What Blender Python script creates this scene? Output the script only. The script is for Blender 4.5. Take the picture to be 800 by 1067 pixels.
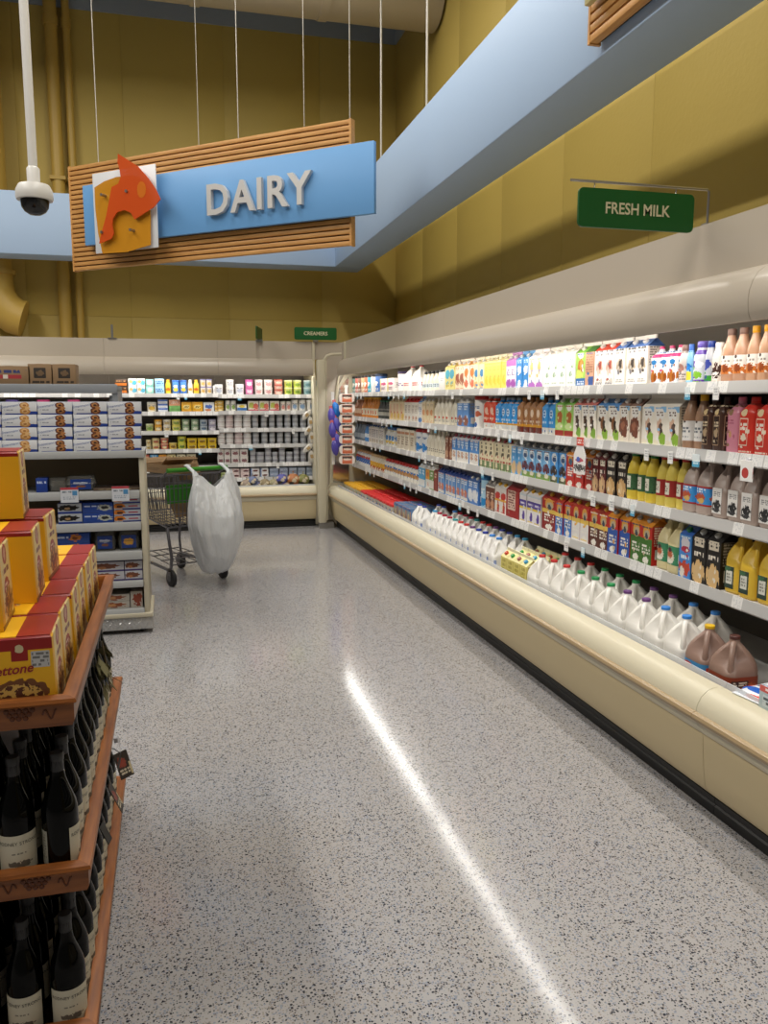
import bpy, math, random
from mathutils import Vector, Matrix
random.seed(7)
R = math.radians
D = bpy.data
C = bpy.context.scene.collection
for o in list(D.objects): D.objects.remove(o)

def lin(h):
    if not isinstance(h, str): return tuple(h)
    h = h.lstrip('#')
    if len(h) == 3: h = ''.join(q*2 for q in h)
    c = [int(h[i:i+2], 16)/255 for i in (0, 2, 4)]
    return tuple((x/12.92 if x <= .04045 else ((x+.055)/1.055)**2.4) for x in c)

# ------------------------------------------------------------------ camera, world, lights, exposure
sc = bpy.context.scene
cd = D.cameras.new('camera'); cam = D.objects.new('camera', cd); C.objects.link(cam)
cd.sensor_fit = 'VERTICAL'; cd.sensor_height = 36.0; cd.lens = 850.0/1067.0*36.0
cd.clip_start = .05
cam.location = (0, 0, 1.6)
cam.rotation_euler = (R(90-7.94), 0, -R(14.62))
sc.camera = cam
sc.view_settings.view_transform = 'Standard'; sc.view_settings.look = 'None'
sc.view_settings.gamma = 1; sc.view_settings.use_curve_mapping = False
sc.view_settings.exposure = 0.0
sc.cycles.use_denoising = True
sc.cycles.max_bounces = 6
w = D.worlds.new('world'); sc.world = w; w.use_nodes = True
w.node_tree.nodes['Background'].inputs[0].default_value = (1.0, .93, .84, 1)
w.node_tree.nodes['Background'].inputs[1].default_value = .10

def area(name, loc, sx, sy, power, rot=(0, 0, 0), col=(1, .95, .87)):
    l = D.lights.new(name, 'AREA'); l.shape = 'RECTANGLE'; l.size = sx; l.size_y = sy
    l.energy = power; l.color = col
    o = D.objects.new(name, l); C.objects.link(o); o.location = loc; o.rotation_euler = rot
    return o
CASE_W = 13.5
for y0, y1 in ((-1.0, 2.5), (2.6, 6.2), (6.3, 9.85)):       # lamps under the canopy of the long case
    area('case_lamp', (2.075, (y0+y1)/2, 1.925), .035, y1-y0, CASE_W*(y1-y0)/3.6, (0, R(22), 0), (1, .97, .92))
for x0, x1 in ((-4.2, -.75), (-.65, .55), (.62, 1.72)):      # lamps under the canopy of the back case
    area('case_lamp', ((x0+x1)/2, 10.2, 1.925), x1-x0, .035, CASE_W*1.35*(x1-x0)/3.6, (R(-22), 0, 0), (1, .97, .92))
CEIL_W = 95.0
for x, y in ((.6, 1.0), (.6, 4.2), (.6, 7.4), (-3.6, 1.0), (-3.6, 4.2), (-3.6, 7.4)):   # rows of ceiling fluorescents
    area('ceiling_fluorescent', (x, y, 6.3), .25, 2.9, CEIL_W if x > 0 else CEIL_W*1.5)

# ------------------------------------------------------------------ materials
MATS = {}
def pbr(name, col, rough=.5, metal=0, **k):
    if name in MATS: return MATS[name]
    m = D.materials.new(name); m.use_nodes = True; MATS[name] = m
    b = m.node_tree.nodes['Principled BSDF']
    b.inputs['Base Color'].default_value = (*lin(col), 1)
    b.inputs['Roughness'].default_value = rough; b.inputs['Metallic'].default_value = metal
    for kk, v in k.items():
        b.inputs[kk.replace('_', ' ')].default_value = v
    return m
def col(c, rough=.45): return pbr('paint_'+c.lstrip('#')+str(rough), c, rough)
def nd(t, typ, **kw):
    n = t.nodes.new(typ)
    for k, v in kw.items(): setattr(n, k, v)
    return n
def mth(t, op, a, b=None, c=None):
    n = nd(t, 'ShaderNodeMath', operation=op)
    for i, v in enumerate((a, b, c)):
        if v is None: continue
        if isinstance(v, (int, float)): n.inputs[i].default_value = v
        else: t.links.new(v, n.inputs[i])
    return n.outputs[0]
def mk_group(text):
    g = D.node_groups.new('print_text' if text else 'print_shape', 'ShaderNodeTree')
    for nm, ty in (('Base', 'NodeSocketColor'), ('UV', 'NodeSocketVector'), ('Ink', 'NodeSocketColor'), ('CX', 'NodeSocketFloat'), ('CY', 'NodeSocketFloat'),
                   ('HW', 'NodeSocketFloat'), ('HH', 'NodeSocketFloat'), ('P', 'NodeSocketFloat'), ('N', 'NodeSocketFloat'), ('S', 'NodeSocketFloat')):
        g.interface.new_socket(nm, in_out='INPUT', socket_type=ty)
    g.interface.new_socket('Color', in_out='OUTPUT', socket_type='NodeSocketColor')
    i = g.nodes.new('NodeGroupInput'); o = g.nodes.new('NodeGroupOutput')
    I = i.outputs
    sx = nd(g, 'ShaderNodeSeparateXYZ'); g.links.new(I['UV'], sx.inputs[0])
    dx = mth(g, 'DIVIDE', mth(g, 'SUBTRACT', sx.outputs[0], I['CX']), I['HW'])
    dy = mth(g, 'DIVIDE', mth(g, 'SUBTRACT', sx.outputs[1], I['CY']), I['HH'])
    nz = nd(g, 'ShaderNodeTexNoise', noise_dimensions='2D'); nz.inputs['Detail'].default_value = 2
    if text:
        inside = mth(g, 'LESS_THAN', mth(g, 'MAXIMUM', mth(g, 'ABSOLUTE', dx), mth(g, 'ABSOLUTE', dy)), 1.0)
        ly = mth(g, 'MULTIPLY', mth(g, 'MULTIPLY_ADD', dy, .5, .5), I['P'])
        row = mth(g, 'FLOOR', ly)
        ln = mth(g, 'LESS_THAN', mth(g, 'ABSOLUTE', mth(g, 'SUBTRACT', mth(g, 'FRACT', ly), .5)), .33)
        cb = nd(g, 'ShaderNodeCombineXYZ'); g.links.new(sx.outputs[0], cb.inputs[0]); g.links.new(mth(g, 'MULTIPLY_ADD', sx.outputs[1], .12, mth(g, 'MULTIPLY', row, 3.7)), cb.inputs[1])
        g.links.new(cb.outputs[0], nz.inputs['Vector']); g.links.new(I['S'], nz.inputs['Scale'])
        mask = mth(g, 'MULTIPLY', mth(g, 'MULTIPLY', inside, ln), mth(g, 'GREATER_THAN', nz.outputs[0], .44))
    else:
        s = mth(g, 'ADD', mth(g, 'POWER', mth(g, 'ABSOLUTE', dx), I['P']), mth(g, 'POWER', mth(g, 'ABSOLUTE', dy), I['P']))
        g.links.new(I['UV'], nz.inputs['Vector']); g.links.new(I['S'], nz.inputs['Scale'])
        s = mth(g, 'MULTIPLY_ADD', mth(g, 'MULTIPLY', mth(g, 'SUBTRACT', nz.outputs[0], .5), 3.0), I['N'], s)
        mask = mth(g, 'LESS_THAN', s, 1.0)
    mx = nd(g, 'ShaderNodeMix', data_type='RGBA')
    g.links.new(mask, mx.inputs[0]); g.links.new(I['Base'], mx.inputs[6]); g.links.new(I['Ink'], mx.inputs[7])
    g.links.new(mx.outputs[2], o.inputs[0])
    return g
G_SHAPE, G_TEXT = mk_group(False), mk_group(True)
# printed packaging: layers of ('r' rectangle | 'e' ellipse | 't' lines of small print, cx, cy, half width, half height, ink, noise)
def art(name, base, layers, rough=.4, **k):
    if name in MATS: return MATS[name]
    m = pbr(name, base, rough, **k)
    t = m.node_tree; b = t.nodes['Principled BSDF']
    uv = nd(t, 'ShaderNodeUVMap')
    last = None
    for i, L in enumerate(layers):
        kind, cx, cy, hw, hh, ink = L[:6]
        n = nd(t, 'ShaderNodeGroup'); n.node_tree = G_TEXT if kind == 't' else G_SHAPE
        n.inputs['Base'].default_value = (*lin(base), 1)
        if last: t.links.new(last, n.inputs['Base'])
        t.links.new(uv.outputs[0], n.inputs['UV'])
        n.inputs['Ink'].default_value = (*lin(ink), 1)
        for kk, v in zip(('CX', 'CY', 'HW', 'HH'), (cx, cy, hw, hh)): n.inputs[kk].default_value = v
        ex = L[6] if len(L) > 6 else 0
        if kind == 't':
            n.inputs['P'].default_value = ex or 3; n.inputs['S'].default_value = L[7] if len(L) > 7 else 16
        else:
            n.inputs['P'].default_value = 24 if kind == 'r' else 2
            n.inputs['N'].default_value = ex; n.inputs['S'].default_value = L[7] if len(L) > 7 else 9 + i
        last = n.outputs[0]
    if last: t.links.new(last, b.inputs['Base Color'])
    return m

# ------------------------------------------------------------------ mesh building
def rr(w_, d_, r, z, seg=3, dx=0, dy=0):
    r = max(1e-4, min(r, w_/2-1e-5, d_/2-1e-5)); P = []
    for cx, cy, a0 in ((w_/2-r, d_/2-r, 0), (-w_/2+r, d_/2-r, 90), (-w_/2+r, -d_/2+r, 180), (w_/2-r, -d_/2+r, 270)):
        for i in range(seg+1):
            a = R(a0+90*i/seg); P.append((cx+dx+r*math.cos(a), cy+dy+r*math.sin(a), z))
    return P
class G:
    def __init__(s): s.v, s.f, s.m = [], [], []
    def face(s, pts, mi=0):
        n = len(s.v); s.v += [tuple(p) for p in pts]; s.f.append(tuple(range(n, n+len(pts)))); s.m.append(mi)
    def loft(s, rings, mi=0, c0=True, c1=True, closed=True):
        b = len(s.v); n = len(rings[0])
        for r_ in rings: s.v += [tuple(p) for p in r_]
        for i in range(len(rings)-1):
            q = mi[i] if isinstance(mi, (list, tuple)) else mi
            for j in range(n if closed else n-1):
                k = (j+1) % n
                s.f.append((b+i*n+j, b+i*n+k, b+(i+1)*n+k, b+(i+1)*n+j)); s.m.append(q)
        m0, m1 = (mi[0], mi[-1]) if isinstance(mi, (list, tuple)) else (mi, mi)
        if c0: s.f.append(tuple(b+j for j in reversed(range(n)))); s.m.append(m0)
        if c1: s.f.append(tuple(b+(len(rings)-1)*n+j for j in range(n))); s.m.append(m1)
        return s
    def box(s, x0, x1, y0, y1, z0, z1, mi=0, c=0):
        if c <= 0:
            return s.loft([[(x0, y0, z0), (x1, y0, z0), (x1, y1, z0), (x0, y1, z0)], [(x0, y0, z1), (x1, y0, z1), (x1, y1, z1), (x0, y1, z1)]], mi)
        a = dict(dx=(x0+x1)/2, dy=(y0+y1)/2, seg=2); w_, d_ = x1-x0, y1-y0
        return s.loft([rr(w_-2*c, d_-2*c, c*.5, z0, **a), rr(w_-.6*c, d_-.6*c, c*.8, z0+.3*c, **a), rr(w_, d_, c, z0+c, **a), rr(w_, d_, c, z1-c, **a), rr(w_-.6*c, d_-.6*c, c*.8, z1-.3*c, **a), rr(w_-2*c, d_-2*c, c*.5, z1, **a)], mi)
    def lathe(s, prof, mi=0, n=16, cx=0, cy=0):
        return s.loft([[(cx+r*math.cos(2*math.pi*j/n), cy+r*math.sin(2*math.pi*j/n), z) for j in range(n)] for r, z in prof], mi)
    def tube(s, pts, r, mi=0, n=8, caps=True):
        P = [Vector(p) for p in pts]; rings = []; u = None
        for i, p in enumerate(P):
            t = (P[min(i+1, len(P)-1)]-P[max(i-1, 0)]).normalized()
            if u is None: u = t.orthogonal().normalized()
            u = (u-t*u.dot(t)).normalized(); v = t.cross(u)
            q = r[i] if isinstance(r, (list, tuple)) else r
            rings.append([p+(u*math.cos(2*math.pi*j/n)+v*math.sin(2*math.pi*j/n))*q for j in range(n)])
        return s.loft(rings, mi, caps, caps)
    def prism(s, prof, axis, a, b, mi=0):            # prof: 2D outline, swept from a to b along x, y or z
        mk = {'y': lambda p, t: (p[0], t, p[1]), 'x': lambda p, t: (t, p[0], p[1]), 'z': lambda p, t: (p[0], p[1], t)}[axis]
        return s.loft([[mk(p, a) for p in prof], [mk(p, b) for p in prof]], mi)
    def add(s, o, M=None, mi=0):
        b = len(s.v); s.v += [tuple(M @ Vector(p)) if M is not None else p for p in o.v]
        s.f += [tuple(b+i for i in f) for f in o.f]; s.m += [m+mi for m in o.m]; return s
    def split(s, front=0, side=1):                   # slot by the way a face looks
        for i, f in enumerate(s.f):
            n = s.nrm(f); s.m[i] = front if n.y < -.6 else side
        return s
    def nrm(s, f):
        n = Vector((0, 0, 0))
        for i in range(len(f)):
            a, b = s.v[f[i]], s.v[f[(i+1) % len(f)]]
            n += Vector(((a[1]-b[1])*(a[2]+b[2]), (a[2]-b[2])*(a[0]+b[0]), (a[0]-b[0])*(a[1]+b[1])))
        return n.normalized() if n.length > 0 else Vector((0, 0, 1))
    def mesh(s, name, mats, smooth=True, cyl=False, ang=38, fix=True):
        me = D.meshes.new(name); me.from_pydata(s.v, [], s.f)
        for m in (mats if isinstance(mats, (list, tuple)) else [mats]): me.materials.append(m)
        if fix:
            import bmesh
            bm = bmesh.new(); bm.from_mesh(me)
            bmesh.ops.remove_doubles(bm, verts=bm.verts, dist=1e-6)
            bm.faces.ensure_lookup_table()
            bm.to_mesh(me); bm.free()
        if len(me.polygons) == len(s.m): me.polygons.foreach_set('material_index', s.m)
        lo = [min(p[i] for p in s.v) for i in range(3)]; sz = [max(1e-5, max(p[i] for p in s.v)-lo[i]) for i in range(3)]
        uv = me.uv_layers.new(name='UVMap').data
        for p in me.polygons:
            n = p.normal
            for li in p.loop_indices:
                q = me.vertices[me.loops[li].vertex_index].co
                x, y, z = [(q[i]-lo[i])/sz[i] for i in range(3)]
                if abs(n.z) > .9: uv[li].uv = (x, y)
                elif cyl or abs(n.y) >= abs(n.x): uv[li].uv = (x if n.y <= 0 else 1-x, z)
                else: uv[li].uv = (y if n.x > 0 else 1-y, z)
        if smooth:
            me.shade_smooth(); me.set_sharp_from_angle(angle=R(ang))
        return me
def text_geo(body, size, depth=0, shear=0, spacing=1, bold=0):
    cu = D.curves.new('txt', 'FONT'); cu.body = body; cu.size = size; cu.extrude = depth; cu.offset = bold; cu.shear = shear
    cu.align_x = 'CENTER'; cu.align_y = 'CENTER'; cu.space_character = spacing; cu.resolution_u = 3
    o = D.objects.new('txt', cu); C.objects.link(o)
    bpy.context.view_layer.update()
    me = o.evaluated_get(bpy.context.evaluated_depsgraph_get()).to_mesh()
    g = G(); g.v = [tuple(q.co) for q in me.vertices]; g.f = [tuple(p.vertices) for p in me.polygons]; g.m = [0]*len(g.f)
    D.objects.remove(o); D.curves.remove(cu)
    return g
STAND = Matrix(((1, 0, 0, 0), (0, 0, -1, 0), (0, 1, 0, 0), (0, 0, 0, 1)))   # lying text (xy) -> upright, facing -y

# ------------------------------------------------------------------ objects
def link(name, data, parent=None, loc=None, rz=0):
    o = D.objects.new(name, data); C.objects.link(o)
    if parent: o.parent = parent
    if loc: o.location = loc
    if rz: o.rotation_euler[2] = rz
    return o
USED = set()
def tag(o, label, cat, group=None):
    if label in USED: print('DUP', label)
    n = len(label.split()); 
    if not 4 <= n <= 16: print('LABEL', n, label)
    USED.add(label); o['label'] = label; o['category'] = cat
    if group: o['group'] = group
    return o
def thing(name, label, cat, loc=(0, 0, 0), rz=0, group=None): return tag(link(name, None, None, loc, rz), label, cat, group)
def struct(name, g, mats, **k):
    o = link(name, g.mesh(name, mats, **k)); o['kind'] = 'structure'; return o
def part(name, g, mats, parent, loc=None, label=None, **k):
    o = link(name, g.mesh(name, mats, **k), parent, loc)
    if label: o['label'] = label
    return o
# a template is a list of (part name, mesh, index of the part it hangs under or None)
def place(T, name, loc, rz, label, cat, group=None):
    if len(T) == 1:
        return tag(link(name, T[0][1], None, loc, rz), label, cat, group)
    root = thing(name, label, cat, loc, rz, group); L = []
    for pn, me, up in T:
        L.append(link(pn, me, root))
    return root
ORD = ['first', 'second', 'third', 'fourth', 'fifth', 'sixth', 'seventh', 'eighth', 'ninth', 'tenth', 'eleventh', 'twelfth', 'thirteenth', 'fourteenth', 'fifteenth', 'sixteenth', 'seventeenth', 'eighteenth']
NUM = ['zero', 'one', 'two', 'three', 'four', 'five', 'six', 'seven', 'eight', 'nine', 'ten', 'eleven', 'twelve', 'thirteen', 'fourteen', 'fifteen', 'sixteen', 'seventeen', 'eighteen']
# ------------------------------------------------------------------ surfaces of the room
def floor_mat():
    m = pbr('speckled_vinyl', '#8f8a86', .2)
    t = m.node_tree; b = t.nodes['Principled BSDF']; b.inputs['Roughness'].default_value = .115; b.inputs['Specular IOR Level'].default_value = .38
    geo = nd(t, 'ShaderNodeNewGeometry')
    last = None
    for sc_, thr, ink, off, dens in ((150, .38, '#45454c', 0, .62), (100, .34, '#303138', 31, .72), (120, .36, '#858b98', 57, .55), (130, .34, '#8d857f', 83, .6)):
        mp = nd(t, 'ShaderNodeMapping'); mp.inputs['Location'].default_value = (off, off*.7, 0); t.links.new(geo.outputs['Position'], mp.inputs[0])
        vo = nd(t, 'ShaderNodeTexVoronoi', voronoi_dimensions='2D'); vo.inputs['Scale'].default_value = sc_; t.links.new(mp.outputs[0], vo.inputs['Vector'])
        sp = nd(t, 'ShaderNodeSeparateColor'); t.links.new(vo.outputs['Color'], sp.inputs[0])
        rad = mth(t, 'MULTIPLY', sp.outputs[0], thr*1.35)
        mask = mth(t, 'MULTIPLY', mth(t, 'LESS_THAN', vo.outputs['Distance'], rad), mth(t, 'GREATER_THAN', sp.outputs[1], dens))
        mx = nd(t, 'ShaderNodeMix', data_type='RGBA'); t.links.new(mask, mx.inputs[0])
        mx.inputs[6].default_value = (*lin('#a6a3a2'), 1); mx.inputs[7].default_value = (*lin(ink), 1)
        if last: t.links.new(last, mx.inputs[6])
        last = mx.outputs[2]
    t.links.new(last, b.inputs['Base Color'])
    return m
def wall_mat(name, base):
    m = pbr(name, base, .6)
    t = m.node_tree; b = t.nodes['Principled BSDF']; geo = nd(t, 'ShaderNodeNewGeometry')
    nz = nd(t, 'ShaderNodeTexNoise'); nz.inputs['Scale'].default_value = 35; t.links.new(geo.outputs['Position'], nz.inputs['Vector'])
    bp = nd(t, 'ShaderNodeBump'); bp.inputs['Strength'].default_value = .12; bp.inputs['Distance'].default_value = .01
    t.links.new(nz.outputs[0], bp.inputs['Height']); t.links.new(bp.outputs[0], b.inputs['Normal'])
    return m
def wood_mat(name, c1, c2, axis=0, rough=.4, scale=1):
    m = pbr(name, c1, rough)
    t = m.node_tree; b = t.nodes['Principled BSDF']; tc = nd(t, 'ShaderNodeTexCoord')
    mp = nd(t, 'ShaderNodeMapping'); s_ = [14*scale]*3; s_[axis] = 1.1*scale; mp.inputs['Scale'].default_value = s_
    t.links.new(tc.outputs['Object'], mp.inputs[0])
    nz = nd(t, 'ShaderNodeTexNoise'); nz.inputs['Scale'].default_value = 5; nz.inputs['Detail'].default_value = 4; t.links.new(mp.outputs[0], nz.inputs['Vector'])
    rp = nd(t, 'ShaderNodeMapRange'); rp.inputs[1].default_value = .35; rp.inputs[2].default_value = .65; t.links.new(nz.outputs[0], rp.inputs[0])
    mx = nd(t, 'ShaderNodeMix', data_type='RGBA'); t.links.new(rp.outputs[0], mx.inputs[0])
    mx.inputs[6].default_value = (*lin(c1), 1); mx.inputs[7].default_value = (*lin(c2), 1); t.links.new(mx.outputs[2], b.inputs['Base Color'])
    return m
YEL = wall_mat('mustard_wall', '#c0a755'); GRY = wall_mat('slate_wall', '#97a0aa')
FLOOR = floor_mat()
WX, WY = 3.05, 11.07
g = G().box(-9, WX+.2, -5, WY+.2, -.1, 0); struct('floor', g, FLOOR, smooth=False)
def panelled(axis, a, b, z1):                    # wall skin in 1.22 m panels with open joints and one raised course line
    g = G(); n = max(1, round((b-a)/1.22)); p = (b-a)/n
    for i in range(n):
        for z0, zz in (((0, 2.62), (2.623, z1)) if axis == 'x' else ((0, z1),)):
            u0, u1 = a+i*p+.0012, a+(i+1)*p-.0012
            if axis == 'x': g.box(u0, u1, WY, WY+.2, z0, zz, c=.002)
            else: g.box(WX, WX+.2, u0, u1, z0, zz, c=.002)
    if axis == 'x': g.box(a, b, WY+.008, WY+.19, 0, z1)
    else: g.box(WX+.008, WX+.19, a, b, 0, z1)
    return g
struct('wall_back', panelled('x', -9, WX+.2, 7.6), YEL)
struct('wall_right', panelled('y', -5, WY, 7.6), YEL)
struct('ceiling', G().box(-9, WX+.2, -5, WY+.2, 7.6, 7.8), GRY, smooth=False)
g = G().box(-9, WX-.02, WY-.02, WY, 6.2, 7.6).box(WX-.02, WX, -5, WY-.02, 6.2, 7.6)
struct('trim_1', g, GRY, smooth=False)
BLUE = pbr('soffit_blue', '#a9c1de', .55)
SZ0, SZ1 = 3.2, 3.88
so = struct('trim_2', G().box(2.03, 2.40, -5, 10.16, SZ0, SZ1, c=.01).box(-9, 2.40, 10.16, 10.55, SZ0, SZ1, c=.01), BLUE)
STEEL = pbr('steel', '#a8a6a2', .3, .9); WHITEMETAL = pbr('white_paint', '#d9d7d2', .4)
ROD = pbr('rod_grey', '#b9b6ae', .45, .3)
for x, y in ((2.2, 8.55), (2.2, 7.0), (2.2, 4.6), (2.2, 2.2)):
    part('hanger_rod', G().tube([(x, y, SZ1), (x, y, 7.6)], .011), ROD, so)

# ------------------------------------------------------------------ pipes, duct, camera
PY = pbr('pipe_mustard', '#bd9c4a', .45)
for x, r_, lb in ((-1.20, .075, 'thicker mustard painted conduit running up the back wall'), (-1.03, .045, 'thinner mustard painted conduit beside the thicker one')):
    t = thing('conduit', lb, 'pipe', (x, WY-r_-.035, 0), group='conduits on the back wall')
    part('tube', G().lathe([(r_, 2.31), (r_, 7.58)], n=14), PY, t)
    part('coupling', G().lathe([(r_+.012, 5.95), (r_+.012, 6.05)], n=14), PY, t)
    part('wall_strap', G().box(-r_-.015, r_+.015, -r_-.008, r_+.033, 4.2, 4.24), PY, t)
t = thing('drain_pipe', 'big mustard painted pipe with an elbow on the back wall', 'pipe', (-1.95, WY-.29, 0))
part('tube', G().lathe([(.2, 2.9), (.2, 7.58)], n=20), PY, t)
part('elbow', G().tube([(0, 0, 3.05), (0, 0, 2.9), (.02, -.02, 2.77), (.1, -.02, 2.65), (.2, -.02, 2.57), (.3, -.02, 2.54)], [.205, .215, .22, .22, .22, .22], n=16), PY, t)
part('flange', G().lathe([(.235, 3.05), (.235, 3.1)], n=20), PY, t)
DU = pbr('duct_beige', '#b7a88c', .5)
t = thing('air_duct', 'round beige air duct crossing under the ceiling', 'duct', (0, 9.3, 6.02))
part('duct_body', G().tube([(-8, 0, 0), (WX-.03, 0, 0)], .36, n=28), DU, t)
for x in (-1.4, .4, 1.75): part('joint_band', G().tube([(x-.05, 0, 0), (x+.05, 0, 0)], .372, n=28), DU, t)
part('strap', G().box(-.5, -.47, -.01, .01, .34, 1.57), STEEL, t)
t = thing('security_camera', 'white dome security camera hanging on a pole', 'camera', (-.675, 5.0, 2.64))
part('pole', G().lathe([(.024, .13), (.024, 4.96)], n=14), WHITEMETAL, t)
part('collar', G().lathe([(.034, .11), (.034, .2), (.026, .21)], n=14), WHITEMETAL, t)
part('housing', G().lathe([(.094, .035), (.098, .05), (.096, .085), (.08, .115), (.03, .125)], n=28), WHITEMETAL, t)
part('dome', G().lathe([(.002, -.045), (.03, -.041), (.055, -.026), (.07, -.003), (.076, .036)], n=24), pbr('smoked_dome', '#131416', .08), t)

# ------------------------------------------------------------------ hanging signs
SL = wood_mat('sign_slats', '#cf9a58', '#bb8546', 0, .5)
DARK = pbr('shadow_gap', '#1c120a', .8)
def slat_board(t, x0, x1, z0, z1, n, back=.05):
    g = G().box(x0+.01, x1-.01, .03, .045, z0+.01, z1-.01)
    b = part('board', g, DARK, t)
    h = (z1-z0)/n; s_ = G()
    for i in range(n): s_.box(x0, x1, -.01, .035, z0+i*h+.0055, z0+(i+1)*h-.0055, c=.003)
    s_.box(x1-.004, x1+.014, -.012, .05, z0, z1).box(x0-.014, x0+.004, -.012, .05, z0, z1)
    part('slats', s_, SL, t)
AL = pbr('brushed_aluminium', '#cfcdca', .4, .35)
t = thing('dairy_sign', 'long wooden slat DAIRY sign with a blue panel, hanging aslant', 'sign', (1.459, 6.583, 0), R(-41.0))
slat_board(t, -3.035, -.017, 2.805, 3.766, 22)
part('blue_panel', G().box(-2.80, .235, -.085, -.045, 3.015, 3.55, c=.004), pbr('sign_blue', '#6aa2d8', .45), t)
part('spacers', G().box(-2.5, -2.4, -.046, -.01, 3.1, 3.5).box(-.4, -.3, -.046, -.01, 3.1, 3.5).box(-1.5, -1.4, -.046, -.01, 3.1, 3.5), AL, t)
x = -1.41
tg = text_geo('DAIRY', .345, .018, spacing=1.12, bold=.007)
lo = min(p[0] for p in tg.v); hi = max(p[0] for p in tg.v); zl = min(p[1] for p in tg.v); zh = max(p[1] for p in tg.v)
M = Matrix.Translation((-.815, -.115, 3.262)) @ STAND @ Matrix.Diagonal((1.035/(hi-lo), .252/(zh-zl), 1, 1)) @ Matrix.Translation((-(lo+hi)/2, -(zl+zh)/2, 0))
part('lettering', G().add(tg, M), AL, t, smooth=False)
pn = part('emblem_panel', G().box(-2.60, -1.86, -.155, -.145, 2.915, 3.615, c=.003), pbr('frosted_white', '#d9dbde', .35), t)
ORG = [(x+.13, z-.035) for x, z in [(-2.68, 3.52), (-2.56, 3.56), (-2.42, 3.58), (-2.28, 3.58), (-2.16, 3.56), (-2.09, 3.50), (-2.05, 3.41), (-2.04, 3.2), (-2.05, 2.97), (-2.33, 2.93), (-2.62, 2.94), (-2.66, 3.12), (-2.68, 3.33)]]
REDP = [(x+.155, z-.045) for x, z in [(-2.37, 3.77), (-2.27, 3.71), (-2.15, 3.64), (-2.04, 3.53), (-1.96, 3.43), (-1.91, 3.34), (-1.99, 3.28), (-2.1, 3.24), (-2.21, 3.2), (-2.25, 3.26), (-2.32, 3.29), (-2.41, 3.28), (-2.46, 3.23), (-2.475, 3.18), (-2.46, 3.1), (-2.49, 3.06), (-2.58, 3.04), (-2.64, 3.03), (-2.61, 3.11), (-2.54, 3.26), (-2.46, 3.5), (-2.38, 3.52), (-2.35, 3.57), (-2.36, 3.64), (-2.38, 3.7)]]
def acrylic(name, c, a):
    m = pbr(name, c, .25); m.node_tree.nodes['Principled BSDF'].inputs['Alpha'].default_value = a; return m
part('cheese_slice', G().prism(ORG[::-1], 'y', -.185, -.177), acrylic('amber_acrylic', '#c98a1f', .88), t)
part('cheese_wedge', G().prism(REDP[::-1], 'y', -.225, -.217), acrylic('red_acrylic', '#d0521c', .82), t)
part('wedge_hole', G().prism([(-1.96+.05*math.cos(a*.5236), 3.395+.07*math.sin(a*.5236)) for a in range(12)], 'y', -.2272, -.2258), acrylic('amber_hole', '#d0701f', .9), t)
for x, z in ((-2.42, 3.40), (-2.13, 3.40), (-2.44, 3.08), (-2.10, 3.07)):
    part('standoff_screw', G().tube([(x, -.145, z), (x, -.24, z)], .013), STEEL, t)
for x in (-2.69, -1.1, -.03): part('suspension_wire', G().tube([(x, .02, 3.766), (x, .02, 7.6)], .004, n=6), ROD, t)
for x in (-1.52, -.45):
    part('chain', G().tube([(x, .02, 3.766), (x, .02, 7.6)], .003, n=5), ROD, t)
t = thing('slat_sign', 'wooden slat sign with a cream panel beside the blue soffit', 'sign', (1.97, 3.71, 0), R(90+180))
slat_board(t, 0, 2.4, 3.24, 4.2, 22)
part('cream_panel', G().box(.035, 2.2, -.06, -.03, 3.385, 4.1, c=.004), pbr('sign_cream', '#c9bd84', .5), t)
part('standoff_screw', G().tube([(.09, -.06, 3.47), (.09, -.09, 3.47)], .014), STEEL, t)
part('spacers', G().box(.3, .4, -.031, -.01, 3.5, 4), AL, t)
for x in (.3, 2.1): part('suspension_wire', G().tube([(x, .02, 4.2), (x, .02, 7.6)], .004, n=6), ROD, t)
GREEN = pbr('sign_green', '#0f5a26', .4); CREAM = pbr('sign_letters', '#d8d2ad', .5)
def green_sign(name, label, loc, wd, ht, body, rz=0, bar=None):
    t = thing(name, label, 'sign', loc, rz)
    g = G().loft([[(p[0], y, p[1]) for p in rr(wd, ht, .02, 0, 4)] for y in (-.006, .006)][::-1])
    part('panel', g, GREEN, t)
    if body:
        tg = text_geo(body, ht*.42, bold=.0012)
        w_ = max(p[0] for p in tg.v)-min(p[0] for p in tg.v); k = wd*.56/w_
        part('lettering', G().add(tg, Matrix.Translation((0, -.0075, 0)) @ STAND @ Matrix.Diagonal((k, ht*.3/(ht*.42*.73), 1, 1))), CREAM, t, smooth=False)
    return t
xa = 1.614; wd = .415
t = green_sign('aisle_sign', 'green FRESH MILK sign hanging from a bracket above the long case', (1.815, 3.0, 2.335), .51, .147, 'FRESH MILK')
part('bracket', G().tube([(-.29, 0, .098), (.318, 0, .098), (.324, 0, .09), (.324, 0, -.034)], .005, n=6), STEEL, t)
for x in (-.19, .17): part('hook', G().tube([(x, 0, .073), (x+.004, 0, .086), (x, 0, .098)], .0025, n=5), STEEL, t)
part('foot', G().box(.31, .40, -.02, .02, -.038, -.032), STEEL, t)
t = green_sign('aisle_sign', 'green CREAMERS sign standing on the corner of the cases', (1.785, 10.2, 2.392), .53, .15, 'CREAMERS')
part('foot', G().box(-.03, .03, -.004, .05, -.1, -.07), STEEL, t)
t = green_sign('aisle_sign', 'small green sign seen edge-on above the back case', (1.09, 10.22, 2.38), .5, .15, '', R(76))
part('foot', G().box(-.03, .03, -.04, .04, -.1, -.07), STEEL, t)
t = thing('sign_post', 'short bare metal sign post on top of the back case', 'post', (-.62, 10.25, 2.294))
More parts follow.
